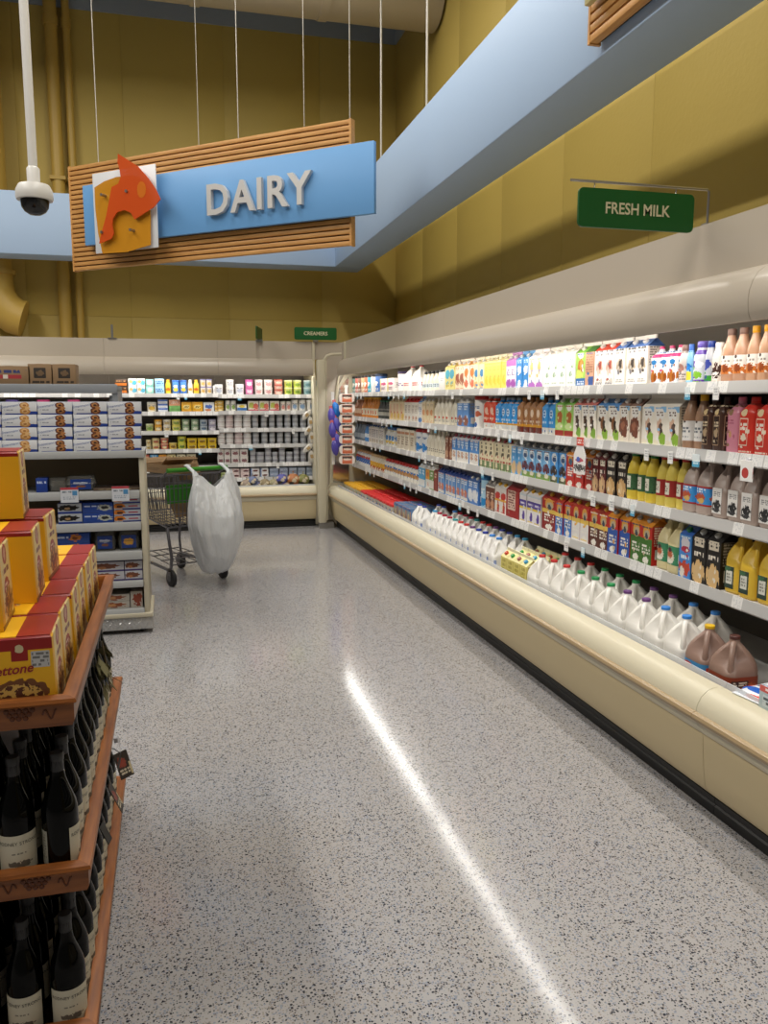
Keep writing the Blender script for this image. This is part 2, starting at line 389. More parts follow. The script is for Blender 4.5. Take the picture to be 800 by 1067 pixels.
part('rod', G().box(-.012, .012, -.012, .012, 0, .16), STEEL, t); part('foot', G().box(-.05, .05, -.03, .03, 0, .008), STEEL, t)

# ------------------------------------------------------------------ refrigerated cases
def label_strip():                               # grey price channel with white printed price labels slid into it
    m = pbr('price_channel', '#b4b3b1', .35); t = m.node_tree; b = t.nodes['Principled BSDF']; tc = nd(t, 'ShaderNodeTexCoord')
    sx = nd(t, 'ShaderNodeSeparateXYZ'); t.links.new(tc.outputs['Object'], sx.inputs[0])
    oi = nd(t, 'ShaderNodeObjectInfo'); q = mth(t, 'DIVIDE', mth(t, 'MULTIPLY_ADD', oi.outputs['Random'], 40, sx.outputs[1]), .07)
    wn = nd(t, 'ShaderNodeTexWhiteNoise', noise_dimensions='1D'); t.links.new(mth(t, 'FLOOR', q), wn.inputs['W'])
    fr = mth(t, 'ABSOLUTE', mth(t, 'SUBTRACT', mth(t, 'FRACT', q), .5))
    mask = mth(t, 'MULTIPLY', mth(t, 'GREATER_THAN', wn.outputs[0], .62), mth(t, 'LESS_THAN', fr, .44))
    nz = nd(t, 'ShaderNodeTexNoise'); nz.inputs['Scale'].default_value = 120; t.links.new(tc.outputs['Object'], nz.inputs['Vector'])
    ink = mth(t, 'MULTIPLY', mth(t, 'GREATER_THAN', nz.outputs[0], .56), mth(t, 'LESS_THAN', fr, .36))
    c1 = nd(t, 'ShaderNodeMix', data_type='RGBA'); t.links.new(ink, c1.inputs[0]); c1.inputs[6].default_value = (*lin('#dad9d6'), 1); c1.inputs[7].default_value = (*lin('#c4c5c6'), 1)
    c2 = nd(t, 'ShaderNodeMix', data_type='RGBA'); t.links.new(mask, c2.inputs[0]); c2.inputs[6].default_value = (*lin('#b4b3b1'), 1); t.links.new(c1.outputs[2], c2.inputs[7])
    t.links.new(c2.outputs[2], b.inputs['Base Color']); return m
CREAMP = pbr('case_cream', '#ccc4ab', .38); BEIGE = pbr('case_beige', '#c9b891', .5); RAIL = pbr('case_rail', '#a08a68', .35)
CANOPY = pbr('canopy_cream', '#bfb4a4', .3); KICK = pbr('kick_black', '#141414', .45); INNER = pbr('case_inner', '#7a736b', .5)
SHELFM = pbr('shelf_white', '#d6d4d0', .4); CHAN = label_strip(); CLEAR = acrylic('clear_riser', '#e8ecf2', .55)
TAGW = art('tag_white', '#e9e9e6', [('t', .5, .6, .4, .3, '#a4a6aa', 3, 12)]); TAGB = art('tag_blue', '#57a7c9', [('r', .5, .72, .5, .3, '#dfe8ea'), ('t', .5, .4, .35, .2, '#e8f2f4', 2, 9)])
TUBE = pbr('lamp_tube', '#ffffff', .3); TUBE.node_tree.nodes['Principled BSDF'].inputs['Emission Color'].default_value = (1, .97, .9, 1); TUBE.node_tree.nodes['Principled BSDF'].inputs['Emission Strength'].default_value = 4.0
SH_R = [(2.17, 1.663), (2.18, 1.380), (2.19, 1.100), (2.20, .799)]
def case(name, label, a, b, M, rz, shelves, seam=True, ntags=8, seed=1):
    """one cabinet: p = depth, t = along, from a to b"""
    t = thing(name, label, 'refrigerated case', M, rz, group='refrigerated dairy cases')
    e = .0012
    P = lambda nm, prof, mat, **k: part(nm, G().prism(prof, 'y', a+e, b-e), mat, t, **k)
    P('kick_plate', [(2.06, 0), (2.06, .11), (1.985, .11), (1.985, .085), (1.992, .078), (1.985, .071), (1.985, .05), (1.992, .043), (1.985, .036), (1.985, 0)], KICK)
    P('front_panel', [(2.05, .095), (2.05, .40), (1.93, .40), (1.915, .36), (1.918, .30), (1.928, .2), (1.94, .12), (1.96, .095)], BEIGE)
    P('moulding', [(1.94, .335), (1.94, .405), (1.885, .405), (1.893, .37), (1.908, .345)], CREAMP)
    P('bumper_rail', [(1.9, .396), (1.9, .432), (1.876, .432), (1.864, .425), (1.86, .414), (1.864, .402), (1.876, .396)], RAIL)
    P('nose', [(1.895, .425), (1.88, .432), (1.885, .455), (1.90, .485), (1.925, .507), (1.95, .516), (1.972, .518), (1.978, .512), (2.0, .512), (2.0, .40), (1.94, .40)], CREAMP)
    P('well', [(1.985, .40), (2.80, .40), (2.80, .43), (1.985, .43)], SHELFM)
    P('riser', [(2.004, .432), (2.009, .432), (2.012, .532), (2.007, .532)], CLEAR)
    P('back_panel', [(2.78, .43), (2.84, .43), (2.84, 2.2), (2.78, 2.2)], INNER)
    P('cabinet_back', [(2.84, .1), (3.0, .1), (3.0, 2.29), (2.84, 2.29)], CREAMP)
    P('base', [(2.06, .02), (2.9, .02), (2.9, .39), (2.06, .39)], KICK)
    O_ = [(2.03, 1.874), (2.02, 1.874), (2.012, 1.884), (2.003, 1.91), (2.0, 1.945), (2.004, 1.98), (2.016, 2.015), (2.036, 2.044), (2.062, 2.064), (2.095, 2.078), (2.122, 2.084)]
    I_ = [(2.03, 1.886), (2.028, 1.89), (2.027, 1.895), (2.026, 1.915), (2.025, 1.945), (2.028, 1.97), (2.038, 1.998), (2.055, 2.022), (2.076, 2.04), (2.1, 2.052), (2.122, 2.058)]
    cg = G().box(2.12, 2.15, a+e, b-e, 2.04, 2.296).box(2.15, 2.84, a+e, b-e, 2.24, 2.296)
    cg.loft([[(o[0], a+e, o[1]), (o[0], b-e, o[1]), (i_[0], b-e, i_[1]), (i_[0], a+e, i_[1])] for o, i_ in zip(O_, I_)])
    part('canopy', cg, CANOPY, t, ang=50)
    part('lamp_tube', G().tube([(2.09, a+.05, 1.955), (2.09, b-.05, 1.955)], .013), TUBE, t)
    rnd = random.Random(seed)
    for i, (x, z) in enumerate(shelves):
        s_ = part('shelf', G().prism([(x, z-.012), (x, z), (2.78, z), (2.78, z-.02), (x+.05, z-.02)], 'y', a+e, b-e), SHELFM, t)
        c_ = part('price_channel', G().prism([(x-.012, z-.04), (x-.004, z+.006), (x, z+.006), (x, z-.012), (x+.01, z-.012), (x+.01, z-.044), (x-.008, z-.046)], 'y', a+e, b-e), CHAN, s_)
    for k in range(ntags):
        x, z = shelves[k % len(shelves)]; y = a+.15+(b-a-.3)*((k*.618+seed*.37) % 1); wd_ = rnd.choice((.034, .045))
        part('price_tag', G().box(x-.022, x-.018, y, y+wd_, z-.07, z-.016), TAGB if k % 3 == 0 else TAGW, t, smooth=False)
    return t
case('dairy_case', 'cream open dairy case at the camera end of the long wall', -1.1, 2.55, (0, 0, 0), 0, SH_R, ntags=0, seed=2)
case('dairy_case', 'middle cream open dairy case under the FRESH MILK sign', 2.55, 6.25, (0, 0, 0), 0, SH_R, ntags=22, seed=3)
lastc = case('dairy_case', 'far cream open dairy case of the long wall, beside the corner post', 6.25, 9.98, (0, 0, 0), 0, SH_R, ntags=26, seed=4)
MIR = pbr('end_glass', '#c9c6c0', .1, .85)
part('end_panel', G().prism([(1.99, .02), (2.9, .02), (2.9, 2.29), (2.1, 2.29), (2.1, 1.9), (2.0, 1.7), (1.93, 1.0), (1.91, .54), (1.885, .47), (1.87, .4), (1.91, .15)], 'y', 9.985, 10.03), CREAMP, lastc)
part('end_glass', G().prism([(2.15, .55), (2.15, 1.86), (2.03, 1.72), (1.96, 1.0), (1.945, .56)], 'y', 9.978, 9.984), MIR, lastc)
part('end_frame', G().tube([(1.955, 9.985, .12), (1.9, 9.985, .17), (1.868, 9.985, .4), (1.885, 9.985, .5), (1.925, 9.985, .56), (1.945, 9.985, 1.0), (2.0, 9.985, 1.66), (2.03, 9.985, 1.88)], .011), CREAMP, lastc)
SH_C = [(2.184, 1.643), (2.184, 1.441), (2.184, 1.226), (2.184, 1.028), (2.184, .793), (2.184, .611)]
SH_B = [(2.184, 1.653), (2.184, 1.434), (2.184, 1.202), (2.184, .980), (2.184, .769)]
OFFB = 8.116
yog = case('dairy_case', 'back wall dairy case holding yogurts, next to the corner post', -1.74, -.585, (0, OFFB, 0), R(90), SH_C, ntags=5, seed=5)
case('dairy_case', 'back wall dairy case holding butter, behind the shopping cart', -.585, .72, (0, OFFB, 0), R(90), SH_B, ntags=6, seed=6)
case('dairy_case', 'back wall dairy case mostly hidden behind the cookie display', .72, 4.4, (0, OFFB, 0), R(90), SH_B, ntags=4, seed=7)
part('end_panel', G().prism([(1.99, .02), (2.9, .02), (2.9, 2.29), (2.1, 2.29), (2.1, 1.9), (2.0, 1.7), (1.93, 1.0), (1.91, .54), (1.885, .47), (1.87, .4), (1.91, .15)], 'y', -1.775, -1.742), CREAMP, yog)
t = thing('corner_post', 'cream corner post between the back case and the long case', 'post', (1.79, 9.9, 0))
part('post', G().box(-.05, .05, -.05, .04, .07, 2.06, c=.012), CREAMP, t)
part('base', G().box(-.04, .14, -.04, .06, 0, .07), pbr('post_base', '#77736c', .5), t)
part('top_bracket', G().tube([(.035, -.03, 2.0), (.04, -.03, 2.06), (.07, -.03, 2.105), (.13, -.03, 2.125), (.25, -.03, 2.13)], .018), CREAMP, t)
part('side_strip', G().box(.052, .066, -.045, .03, .1, 2.05, c=.004), CREAMP, t)
t = thing('corner_fascia', 'cream fascia panel closing the corner above the cases', 'panel', (0, 0, 0))
part('panel', G().box(1.78, 2.12, 10.236, 10.26, 2.08, 2.294), CANOPY, t)
part('return', G().box(2.12, 2.14, 10.033, 10.26, 2.084, 2.294), CANOPY, t)
part('filler', G().box(1.85, 2.11, 10.035, 10.07, .08, 2.07), CANOPY, t)
# ------------------------------------------------------------------ packaging
WH = '#f1efea'
def cap_mesh(r, h, c): return G().lathe([(r*.96, 0), (r, .002), (r, h*.82), (r*.9, h)], n=14).mesh('cap', col(c, .35))
CACHE = {}
def T_carton(st, w):
    h = st.get('h', .232); d = st.get('d', .095); h1 = h-.05
    g = G()
    x, y = w/2, d/2
    for pts, mi in (([(-x, -y, 0), (x, -y, 0), (x, -y, h1), (-x, -y, h1)], 0), ([(x, y, 0), (-x, y, 0), (-x, y, h1), (x, y, h1)], 1),
                    ([(x, -y, 0), (x, y, 0), (x, y, h1), (x, -y, h1)], 1), ([(-x, y, 0), (-x, -y, 0), (-x, -y, h1), (-x, y, h1)], 1),
                    ([(-x, y, 0), (x, y, 0), (x, -y, 0), (-x, -y, 0)], 1),
                    ([(-x, -y, h1), (x, -y, h1), (x, -.004, h-.014), (-x, -.004, h-.014)], 2), ([(x, y, h1), (-x, y, h1), (-x, .004, h-.014), (x, .004, h-.014)], 2),
                    ([(x, -y, h1), (x, y, h1), (x*.55, 0, h-.02)], 2), ([(-x, y, h1), (-x, -y, h1), (-x*.55, 0, h-.02)], 2)): g.face(pts, mi)
    for sx in (1, -1): g.face([(sx*x, -y, h1), (sx*x*.55, 0, h-.02), (sx*x, -.004, h-.014)], 2); g.face([(sx*x, y, h1), (sx*x*.55, 0, h-.02), (sx*x, .004, h-.014)], 2)
    g.box(-x, x, -.004, .004, h-.014, h+.004, 3)
    sd = art(st['n']+'_side', st.get('side', st['base']), [('t', .5, .6, .38, .22, st.get('sink', '#8a8078'), 9, 12), ('r', .5, .22, .3, .1, '#e6e2da')])
    T = [('body', g.mesh('body', [art(st['n'], st['base'], st['L']), sd, col(st.get('top', st['base'])), col(st.get('ridge', st.get('top', '#e8e4dc')))], smooth=False), None)]
    if st.get('cap'):
        c = G(); c.lathe([(.0135, 0), (.0145, .002), (.0145, .013), (.013, .0155)], n=12)
        M = Matrix.Translation((0, -y*.5, (h1+h-.014)/2)) @ Matrix.Rotation(math.atan2(h-.014-h1, y), 4, 'X')
        T.append(('cap', G().add(c, M).mesh('cap', col(st['cap'], .35)), 0))
    return T
def bottle_T(st, w, prof, r0=None, lab=None, capr=.4, caph=.025, h=.21, d=None, seg=4, sq=False):
    d = d or w
    rings = [rr(w*k, (d*k if not sq or k > .6 else w*k), (min(w, d)*k/2 if not sq or k < .5 else st.get('cr', .014)), z*h, seg) for z, k in prof]
    T = [('body', G().loft(rings).mesh('body', art(st['n'], st['base'], st['L'] if lab is None else [], st.get('rough', .25)), cyl=not sq), None)]
    if lab:
        z0, z1 = lab; k = 1.015
        T.append(('label', G().loft([rr(w*k, d*k, (min(w, d)*k/2 if not sq else st.get('cr', .014)), z*h, seg) for z in (z0, z1)], 0, False, False).mesh('label', art(st['n']+'_label', st['lab'], st['L'], .45), cyl=not sq), 0))
    c = G().lathe([(w*capr*.96, h-caph), (w*capr, h-caph+.002), (w*capr, h-.003), (w*capr*.9, h)], n=14)
    T.append(('cap', c.mesh('cap', col(st.get('cap', '#ffffff'), .35)), 0))
    return T
def T_carafe(st, w):   # juice carafe with a round shoulder and label band
    w = min(w, .082)
    return bottle_T(st, w, [(0, .9), (.02, .98), (.05, 1), (.52, 1), (.6, .97), (.7, .82), (.8, .58), (.87, .46), (.93, .44)], lab=st.get('band', (.16, .50)), capr=.25, caph=.026, h=st.get('h', .215))
def T_boxy(st, w):
    return bottle_T(st, w, [(0, .94), (.02, 1), (.7, 1), (.74, .97), (.86, .55), (.88, .42), (.93, .4)], lab=None, capr=.2, caph=.024, h=st.get('h', .225), d=.085, sq=True)
def T_bottle(st, w):
    w = min(w, st.get('w', .08))
    return bottle_T(st, w, [(0, .92), (.02, 1), (.45, 1), (.55, .95), (.68, .7), (.8, .48), (.92, .42)], lab=None, capr=.24, caph=.022, h=st.get('h', .22))
def T_slim(st, w):     # sleeve-wrapped bottle, fluted under the cap
    w = min(w, st.get('w', .06))
    return bottle_T(st, w, [(0, .9), (.03, 1), (.1, .97), (.5, 1), (.62, .97), (.74, .8), (.84, .62), (.9, .6)], lab=None, capr=.32, caph=.028, h=st.get('h', .175))
def T_canister(st, w):
    w = min(w, st.get('w', .09)); h = st.get('h', .17)
    T = [('body', G().loft([rr(w*k, w*k, w*k/2, z*h, 4) for z, k in ((0, .97), (.02, 1), (.86, 1), (.88, .96))]).mesh('body', art(st['n'], st['base'], st['L']), cyl=True), None)]
    T.append(('lid', G().lathe([(w*.5, h*.865), (w*.52, h*.88), (w*.52, h*.97), (w*.48, h)], n=18).mesh('lid', col(st.get('cap', '#eeeeee'))), 0))
    return T
def T_tub(st, w):
    w = min(w, st.get('w', .11)); h = st.get('h', .07)
    T = [('cup', G().loft([rr(w*k, w*k, w*k/2 if st.get('round', 1) else .018, z*h, 4) for z, k in ((0, .86), (.03, .89), (.86, .97))]).mesh('cup', art(st['n'], st['base'], st['L']), cyl=bool(st.get('round', 1))), None)]
    T.append(('lid', G().loft([rr(w*k, w*k, w*k/2 if st.get('round', 1) else .02, z*h, 4) for z, k in ((.83, .99), (.86, 1), (.97, 1), (1, .95))]).mesh('lid', col(st.get('cap', '#eeeeee'))), 0))
    return T
def T_box(st, w):
    h = st.get('h', .1); d = st.get('d', .1)
    g = G().box(-w/2, w/2, -d/2, d/2, 0, h, c=.003); g.split()
    return [('box', g.mesh('box', [art(st['n'], st['base'], st['L']), art(st['n']+'_side', st.get('side', st['base']), [('t', .5, .5, .36, .2, st.get('sink', '#8a8078'), 4, 12)])]), None)]
def T_jug(st, w):      # milk jug: square foot, pyramid shoulder cut away at one corner, neck, loop handle across the cut
    h = st.get('h', .25); k = w; d = st.get('d', w)
    sh = st.get('sh', .54); g = G(); n1, n2 = .0405/w, .0405/d; rings = []
    up = lambda f: sh+(.89-sh)*f
    for z, a, b, r_, rec in ((0, .88, .88, .2, 0), (.03, .99, .99, .22, 0), (.06, 1, 1, .24, 0), (sh-.12, 1, 1, .24, 0), (sh-.05, 1, 1, .25, .04), (sh, .985, .985, .27, .2), (up(.18), .945, .945, .28, .36), (up(.42), .83, .83, .29, .46),
                             (up(.66), .66, .66, .28, .44), (up(.86), .46, .46, .21, .24), (.89, n1*1.15, n2*1.15, .16, 0), (.905, n1, n2, .0202/min(k, d), 0), (.955, n1*.97, n2*.97, .0196/min(k, d), 0)):
        ring = []
        for x, y, zz in rr(k*a, d*b, min(k, d)*r_, z*h, 6):
            l = ((x/k)**2+(y/d)**2)**.5; c_ = (x/k-y/d)/(l*1.41421)
            q = 1-rec*max(0, min(1, (c_-.62)/.25))**.8
            ring.append((x*q, y*q, zz))
        rings.append(ring)
    g.loft(rings)
    T = [('body', g.mesh('body', [art(st['n'], st['base'], st['L'], .35)], ang=50), None)]
    r_ = .0115 if w > .12 else .0095
    c = ((.5*k-.12*k)**2+(.5*d-.12*d)**2)**.5*.93; ux, uy = k/(k*k+d*d)**.5, -d/(k*k+d*d)**.5
    T.append(('handle', G().tube([(ux*f*c, uy*f*c, z*h) for f, z in ((.1, .9), (.42, .878), (.68, .80), (.86, .70), (.96, .60), (1.0, .50), (.98, .40), (.9, .34))], [r_*.9, r_*1.05, r_, r_, r_, r_*1.1, r_*1.2, r_*1.1], n=8).mesh('handle', art(st['n']+'_h', st['base'], [], .35)), 0))
    T.append(('cap', G().lathe([(.0195, h*.945), (.0205, h*.95), (.0205, h*.993), (.019, h)], n=16).mesh('cap', col(st['cap'], .35)), 0))
    if st.get('lab'):
        z0, z1, x0, x1 = st['lz']
        if x0 <= -.5: g = G().loft([rr(k*1.012, d*1.012, min(k, d)*.245, z*h, 4) for z in (z0, z1)], 0, False, False)
        else: g = G().box(x0*k, x1*k, -d*.5-.0015, -d*.5+.001, z0*h, z1*h)
        T.append(('label', g.mesh('label', art(st['n']+'_label', st['lab'], st['LL'], .45)), 0))
    return T
KIND = dict(carton=T_carton, carafe=T_carafe, boxy=T_boxy, bottle=T_bottle, slim=T_slim, canister=T_canister, tub=T_tub, box=T_box, jug=T_jug)
CAT = dict(carton='carton', carafe='bottle', boxy='bottle', bottle='bottle', slim='bottle', canister='canister', tub='tub', box='box', jug='jug')
NAME = dict(carton='milk_carton', carafe='drink_bottle', boxy='milk_bottle', bottle='milk_bottle', slim='shake_bottle', canister='canister', tub='tub', box='food_box', jug='milk_jug')
def cowL(tint, a='#3b3430'): return [('t', .5, .72, .36, .07, '#7d7b80', 2, 7), ('e', .5, .40, .3, .16, tint, .9, 7), ('e', .58, .46, .16, .08, a, 1.2, 10), ('e', .4, .3, .1, .1, '#cfc9bd', .9, 12), ('t', .5, .1, .35, .04, '#a9a39c', 2, 12)]
def farmL(sky, cow, gr): return [('r', .8, .76, .22, .1, sky, .2), ('e', .5, .62, .34, .13, WH), ('t', .5, .63, .26, .05, '#6b5147', 2, 7), ('e', .5, .36, .2, .2, cow, .9, 6), ('e', .62, .3, .12, .16, '#3a2c24', 1.0, 9), ('e', .8, .14, .3, .12, gr, .6), ('r', .25, .07, .2, .05, '#efe7cf')]
def orgL(low, band='#e8c45a', pic='#c9b69a'): return [('r', .5, .24, .52, .24, low), ('r', .5, .47, .52, .05, band), ('e', .5, .64, .3, .14, '#e3a84a', .2), ('e', .52, .6, .22, .1, pic, .8, 9), ('e', .5, .57, .16, .06, '#3d4a55', .9, 11), ('t', .5, .3, .34, .1, '#e9e6dd', 3, 8), ('e', .5, .08, .26, .07, '#ece8de', .9, 9)]
def oatL(pic): return [('r', .5, .72, .34, .09, '#e6dcc8'), ('t', .5, .72, .26, .05, '#2c2622', 2, 7), ('t', .5, .5, .34, .06, '#e8e1d3', 1, 6), ('e', .5, .18, .44, .2, pic, .6, 6), ('e', .4, .2, .2, .13, '#d9b988', .5, 9)]
S = {}
def sty(n, desc, k, base, L=(), **kw):
    L = list(L)
    if k in ('carton', 'boxy', 'slim') and len(L) >= 2:      # small print and specks of the design's own inks
        rn = random.Random(n); inks = [l[5] for l in L]
        for q in range(3): L.append(('e', rn.uniform(.2, .8), rn.uniform(.1, .52), rn.uniform(.06, .13), rn.uniform(.025, .055), rn.choice(inks), 1.0, rn.uniform(12, 20)))
        L.append(('t', .5, rn.choice((.05, .9 if k != 'carton' else .74)), .38, .022, rn.choice(inks), 1, 14))
    S[n] = dict(n=n, desc=desc, k=k, base=base, L=L, **kw)
ALM = [('t', .5, .76, .34, .05, '#5a8a3c', 2, 7), ('e', .5, .46, .3, .17, '#b8702c', .5, 6), ('e', .55, .5, .16, .1, '#d99545', .5, 8), ('e', .3, .26, .4, .12, '#c9d86a', .7, 7), ('r', .5, .09, .52, .1, '#2f6bb0'), ('t', .5, .09, .36, .05, '#dfe8f2', 2, 8)]
# top shelf
CAR = [('e', .5, .2, .5, .34, '#c9762f', .9, 6), ('e', .62, .3, .2, .22, '#8a3f14', .9, 9), ('t', .5, .7, .36, .08, '#9a9188', 1, 8), ('e', .5, .92, .1, .1, '#3a2a28')]
sty('caramel_y', 'yellow-capped caramel milk bottle', 'carafe', '#c39a7c', CAR, lab='#efece6', cap='#e8a91c')
sty('caramel_b', 'brown-capped caramel milk bottle', 'carafe', '#bf957a', CAR, lab='#efece6', cap='#8a6c62')
sty('darkshake', 'white-capped shake bottle with dark label', 'slim', '#e6dfd8', [('e', .5, .35, .5, .2, '#4a3430', 1, 6), ('e', .3, .5, .3, .1, '#d9c7b8', 1, 8), ('t', .5, .2, .3, .1, '#f4f0ea', 2, 8)], cap='#f2efec', h=.165)
sty('silverblue', 'silver shake bottle with a dark blue cap', 'slim', '#b9bcc4', [('e', .6, .5, .3, .12, '#3d4a9a', .4), ('r', .5, .1, .6, .1, '#3f8f3a')], cap='#27419a', h=.175)
sty('silverpurple', 'silver shake bottle with a purple cap', 'slim', '#c9ccd6', [('e', .35, .5, .2, .1, '#6a4aa8', .4), ('e', .7, .5, .25, .09, '#f0eef4', .4), ('e', .6, .22, .3, .1, '#7fb83a', .5), ('r', .5, .05, .6, .05, '#6a42a8'), ('r', .5, .82, .6, .06, '#5a3aa0')], cap='#6a5ab8', h=.178, w=.075)
sty('cyanbottle', 'small cyan shake bottle with blue cap', 'slim', '#8fc4e8', [('e', .5, .48, .4, .1, '#2f7fd0', .4), ('r', .5, .22, .4, .12, '#f0d848')], cap='#4a78d0', h=.17)
sty('brownbottle', 'pale cocoa bottle with brown cap', 'slim', '#d8cdc6', [('e', .5, .45, .4, .12, '#a5766a', .7), ('t', .5, .2, .4, .1, '#8a7a74', 3, 9)], cap='#8a6a64', h=.17)
sty('almondpink', 'pink-topped almond drink bottle', 'boxy', '#e8f0f6', [('r', .5, .8, .6, .05, '#d8407a'), ('e', .5, .62, .34, .07, '#2f7fc4', .3), ('e', .4, .22, .34, .16, '#c8762a', .7, 6), ('e', .7, .2, .2, .12, '#a85a20', .5, 8)], cap='#d83a78', h=.175)
sty('cowblue', 'blue-topped white carton with cows', 'carton', WH, cowL('#b9a58c'), top='#4a6fb0', ridge='#e8e6e2', cap='#f2f2f2', side='#ece6da')
sty('cowred', 'red-topped white carton with cows', 'carton', WH, cowL('#d8b0a0', '#a8442f'), top='#d2432c', ridge='#e8e6e2', cap='#f2f2f2', side='#ece6da')
sty('almondbrown', 'tan-sided almond milk carton', 'carton', '#cfa184', [('t', .5, .55, .4, .25, '#a5745a', 9, 9), ('r', .7, .12, .3, .1, '#3a5a9a')], top='#3f7a34', ridge='#ddd', side='#cfa184')
sty('almondgreen', 'green almond milk carton', 'carton', '#9fcf5a', [('e', .5, .74, .3, .1, WH, .3)]+ALM[1:], top='#7fbf3f', ridge='#e8e6e2', cap='#f2f2f2')
sty('plainwhite', 'plain white half-gallon milk carton', 'carton', WH, [('t', .5, .62, .3, .05, '#9ab0bc', 2, 6), ('e', .5, .3, .16, .06, '#8fae8a', .9, 9), ('t', .5, .1, .3, .03, '#b8c4b8', 1, 9)], top='#eeeae4', ridge='#e0ddd6', cap='#eeeeee')
sty('whitepurple', 'white carton with violet foot', 'carton', WH, [('e', .5, .04, .5, .12, '#b46ac0', .5), ('e', .45, .55, .2, .18, '#e8c07a', .8, 7), ('t', .5, .72, .3, .05, '#8a8ac0', 2, 7)], top='#eee8ee', cap='#eeeeee')
sty('bluewhite', 'blue carton with white waves', 'carton', '#2f86cf', [('e', .5, .5, .34, .1, WH, .6), ('e', .5, .12, .3, .1, WH, .7), ('t', .5, .72, .3, .05, '#d8e8f4', 2, 7)], top='#4a9ada', cap='#eeeeee')
sty('purplewhite', 'white carton with purple print', 'carton', '#efe6f0', [('r', .5, .72, .5, .1, '#b467b8'), ('e', .5, .14, .5, .12, '#a04fa8', .6), ('t', .5, .45, .3, .1, '#9a86b0', 3, 7)], top='#b477bc', cap='#eeeeee')
sty('yellowcart', 'pale yellow juice carton', 'carton', '#ecd96a', [('t', .5, .6, .3, .08, '#c9b84a', 2, 6), ('e', .5, .25, .3, .1, '#e6c93c', .5)], top='#eee2a0', ridge='#e8e2c8', cap='#f0ead0')
sty('creamdot', 'cream carton with blue oval', 'carton', '#ecdfb4', [('e', .5, .5, .36, .12, '#2f80b8', .5), ('e', .5, .15, .4, .1, '#e0b070', .5)], top='#e4d49a', ridge='#e8e2c8', cap='#eeeeee')
sty('orangecart', 'orange and white juice carton', 'carton', '#efe3d4', [('e', .5, .56, .4, .14, '#d9782f', .8, 6), ('e', .5, .2, .42, .12, '#d06a4a', .8, 7)], top='#dda060', ridge='#e8e2d8', cap='#eeeeee')
sty('browncart', 'cream carton with rusty print', 'carton', '#ead8bc', [('e', .5, .36, .4, .2, '#9a4a28', .9, 6), ('t', .5, .7, .3, .05, '#c06a3a', 2, 7)], top='#d8a868', ridge='#e8e2d8', cap='#eeeeee')
sty('cyancart', 'cyan and yellow juice carton', 'carton', '#e4d88a', [('e', .5, .55, .45, .16, '#3aa8c4', .5, 6), ('t', .5, .2, .3, .08, '#b8a048', 2, 7)], top='#e8cf70', ridge='#e8e2d8', cap='#eeeeee')
sty('whitebox', 'plain white low box', 'box', WH, [('t', .5, .6, .3, .1, '#b0b0b8', 2, 6)], h=.15)
sty('creambottle', 'small creamer bottle with black cap', 'bottle', '#eee4d0', [('r', .5, .3, .6, .12, '#c9d4d8'), ('t', .5, .3, .4, .08, '#5a6a78', 2, 8)], cap='#25262a', h=.17, w=.07)
sty('redlidjug', 'big white jug with red lid', 'jug', WH, [('t', .5, .3, .35, .08, '#c86a6a', 2, 6)], cap='#c8282a', h=.235, d=.13)
sty('purplelidjar', 'white jar with dark purple lid', 'canister', WH, [('t', .5, .4, .4, .1, '#8a6aa0', 2, 6)], cap='#3a2a58', h=.2, w=.15)
sty('pinkbox', 'white box with pink script', 'box', '#f0e9e4', [('e', .5, .62, .36, .12, '#c84a7a', .8, 6), ('t', .5, .28, .3, .1, '#8a5a78', 2, 6), ('r', .08, .5, .1, .5, '#e0cf6a')], h=.14, d=.12)
for n, c, dsc, cp in (('blue', '#3f6fb8', 'blue', '#2a3a58'), ('white', '#eceae6', 'white', '#3a3a3c'), ('teal', '#3aa0b8', 'teal', '#2a2a2e'), ('orange', '#d2714a', 'orange', '#2e2826'), ('tan', '#cfae82', 'tan', '#2e2826'), ('brown', '#8a6450', 'brown', '#2e2826'), ('red', '#c0645a', 'rosy red', '#2e2826'), ('sage', '#6f9a94', 'sage green', '#2e2826')):
    sty('can_'+n, dsc+' creamer canister with dark lid', 'canister', c, [('e', .5, .55, .3, .14, '#f0ece4', .7), ('t', .5, .2, .35, .08, '#f0ece4', 2, 8)], cap=cp, h=.2, w=.13)
# second shelf
RED = [('e', .34, .78, .18, .07, '#e9d3a8'), ('r', .36, .42, .26, .26, '#f0d9c4'), ('r', .36, .42, .23, .24, '#d8402f'), ('t', .36, .52, .2, .08, '#f4e6d8', 2, 6), ('e', .36, .32, .18, .07, '#f0e2cc', .9)]
sty('redmilk', 'red strawberry milk bottle', 'boxy', '#d83a2c', RED, cap='#d22f2a')
sty('pinkmilk', 'pink milk bottle', 'boxy', '#dd8fa4', [('e', .34, .78, .18, .06, '#9a7a5a'), ('t', .36, .6, .24, .05, '#c06a84', 2, 6), ('e', .36, .36, .1, .07, '#d8a070', .8)], cap='#e07a94')
sty('darkchoc', 'dark chocolate milk bottle', 'boxy', '#4a3026', [('e', .34, .78, .17, .06, '#d9bf8c'), ('r', .36, .42, .28, .3, '#b09070'), ('r', .36, .42, .25, .28, '#3a241c'), ('t', .36, .54, .2, .06, '#d8c6a8', 2, 6), ('e', .36, .36, .2, .07, '#b09878', .9), ('t', .36, .2, .2, .04, '#d8c6a8', 1, 7)], cap='#3c2a24')
BRM = [('t', .5, .55, .36, .16, '#6a7078', 2, 6), ('t', .5, .2, .3, .06, '#a8a8a8', 1, 8), ('e', .5, .96, .1, .06, '#3a2a28')]
sty('brownmilk_y', 'tall yellow-capped cocoa milk bottle', 'carafe', '#a8846a', BRM, lab='#e9e6e2', cap='#e6ad1c', h=.235, band=(.15, .52))
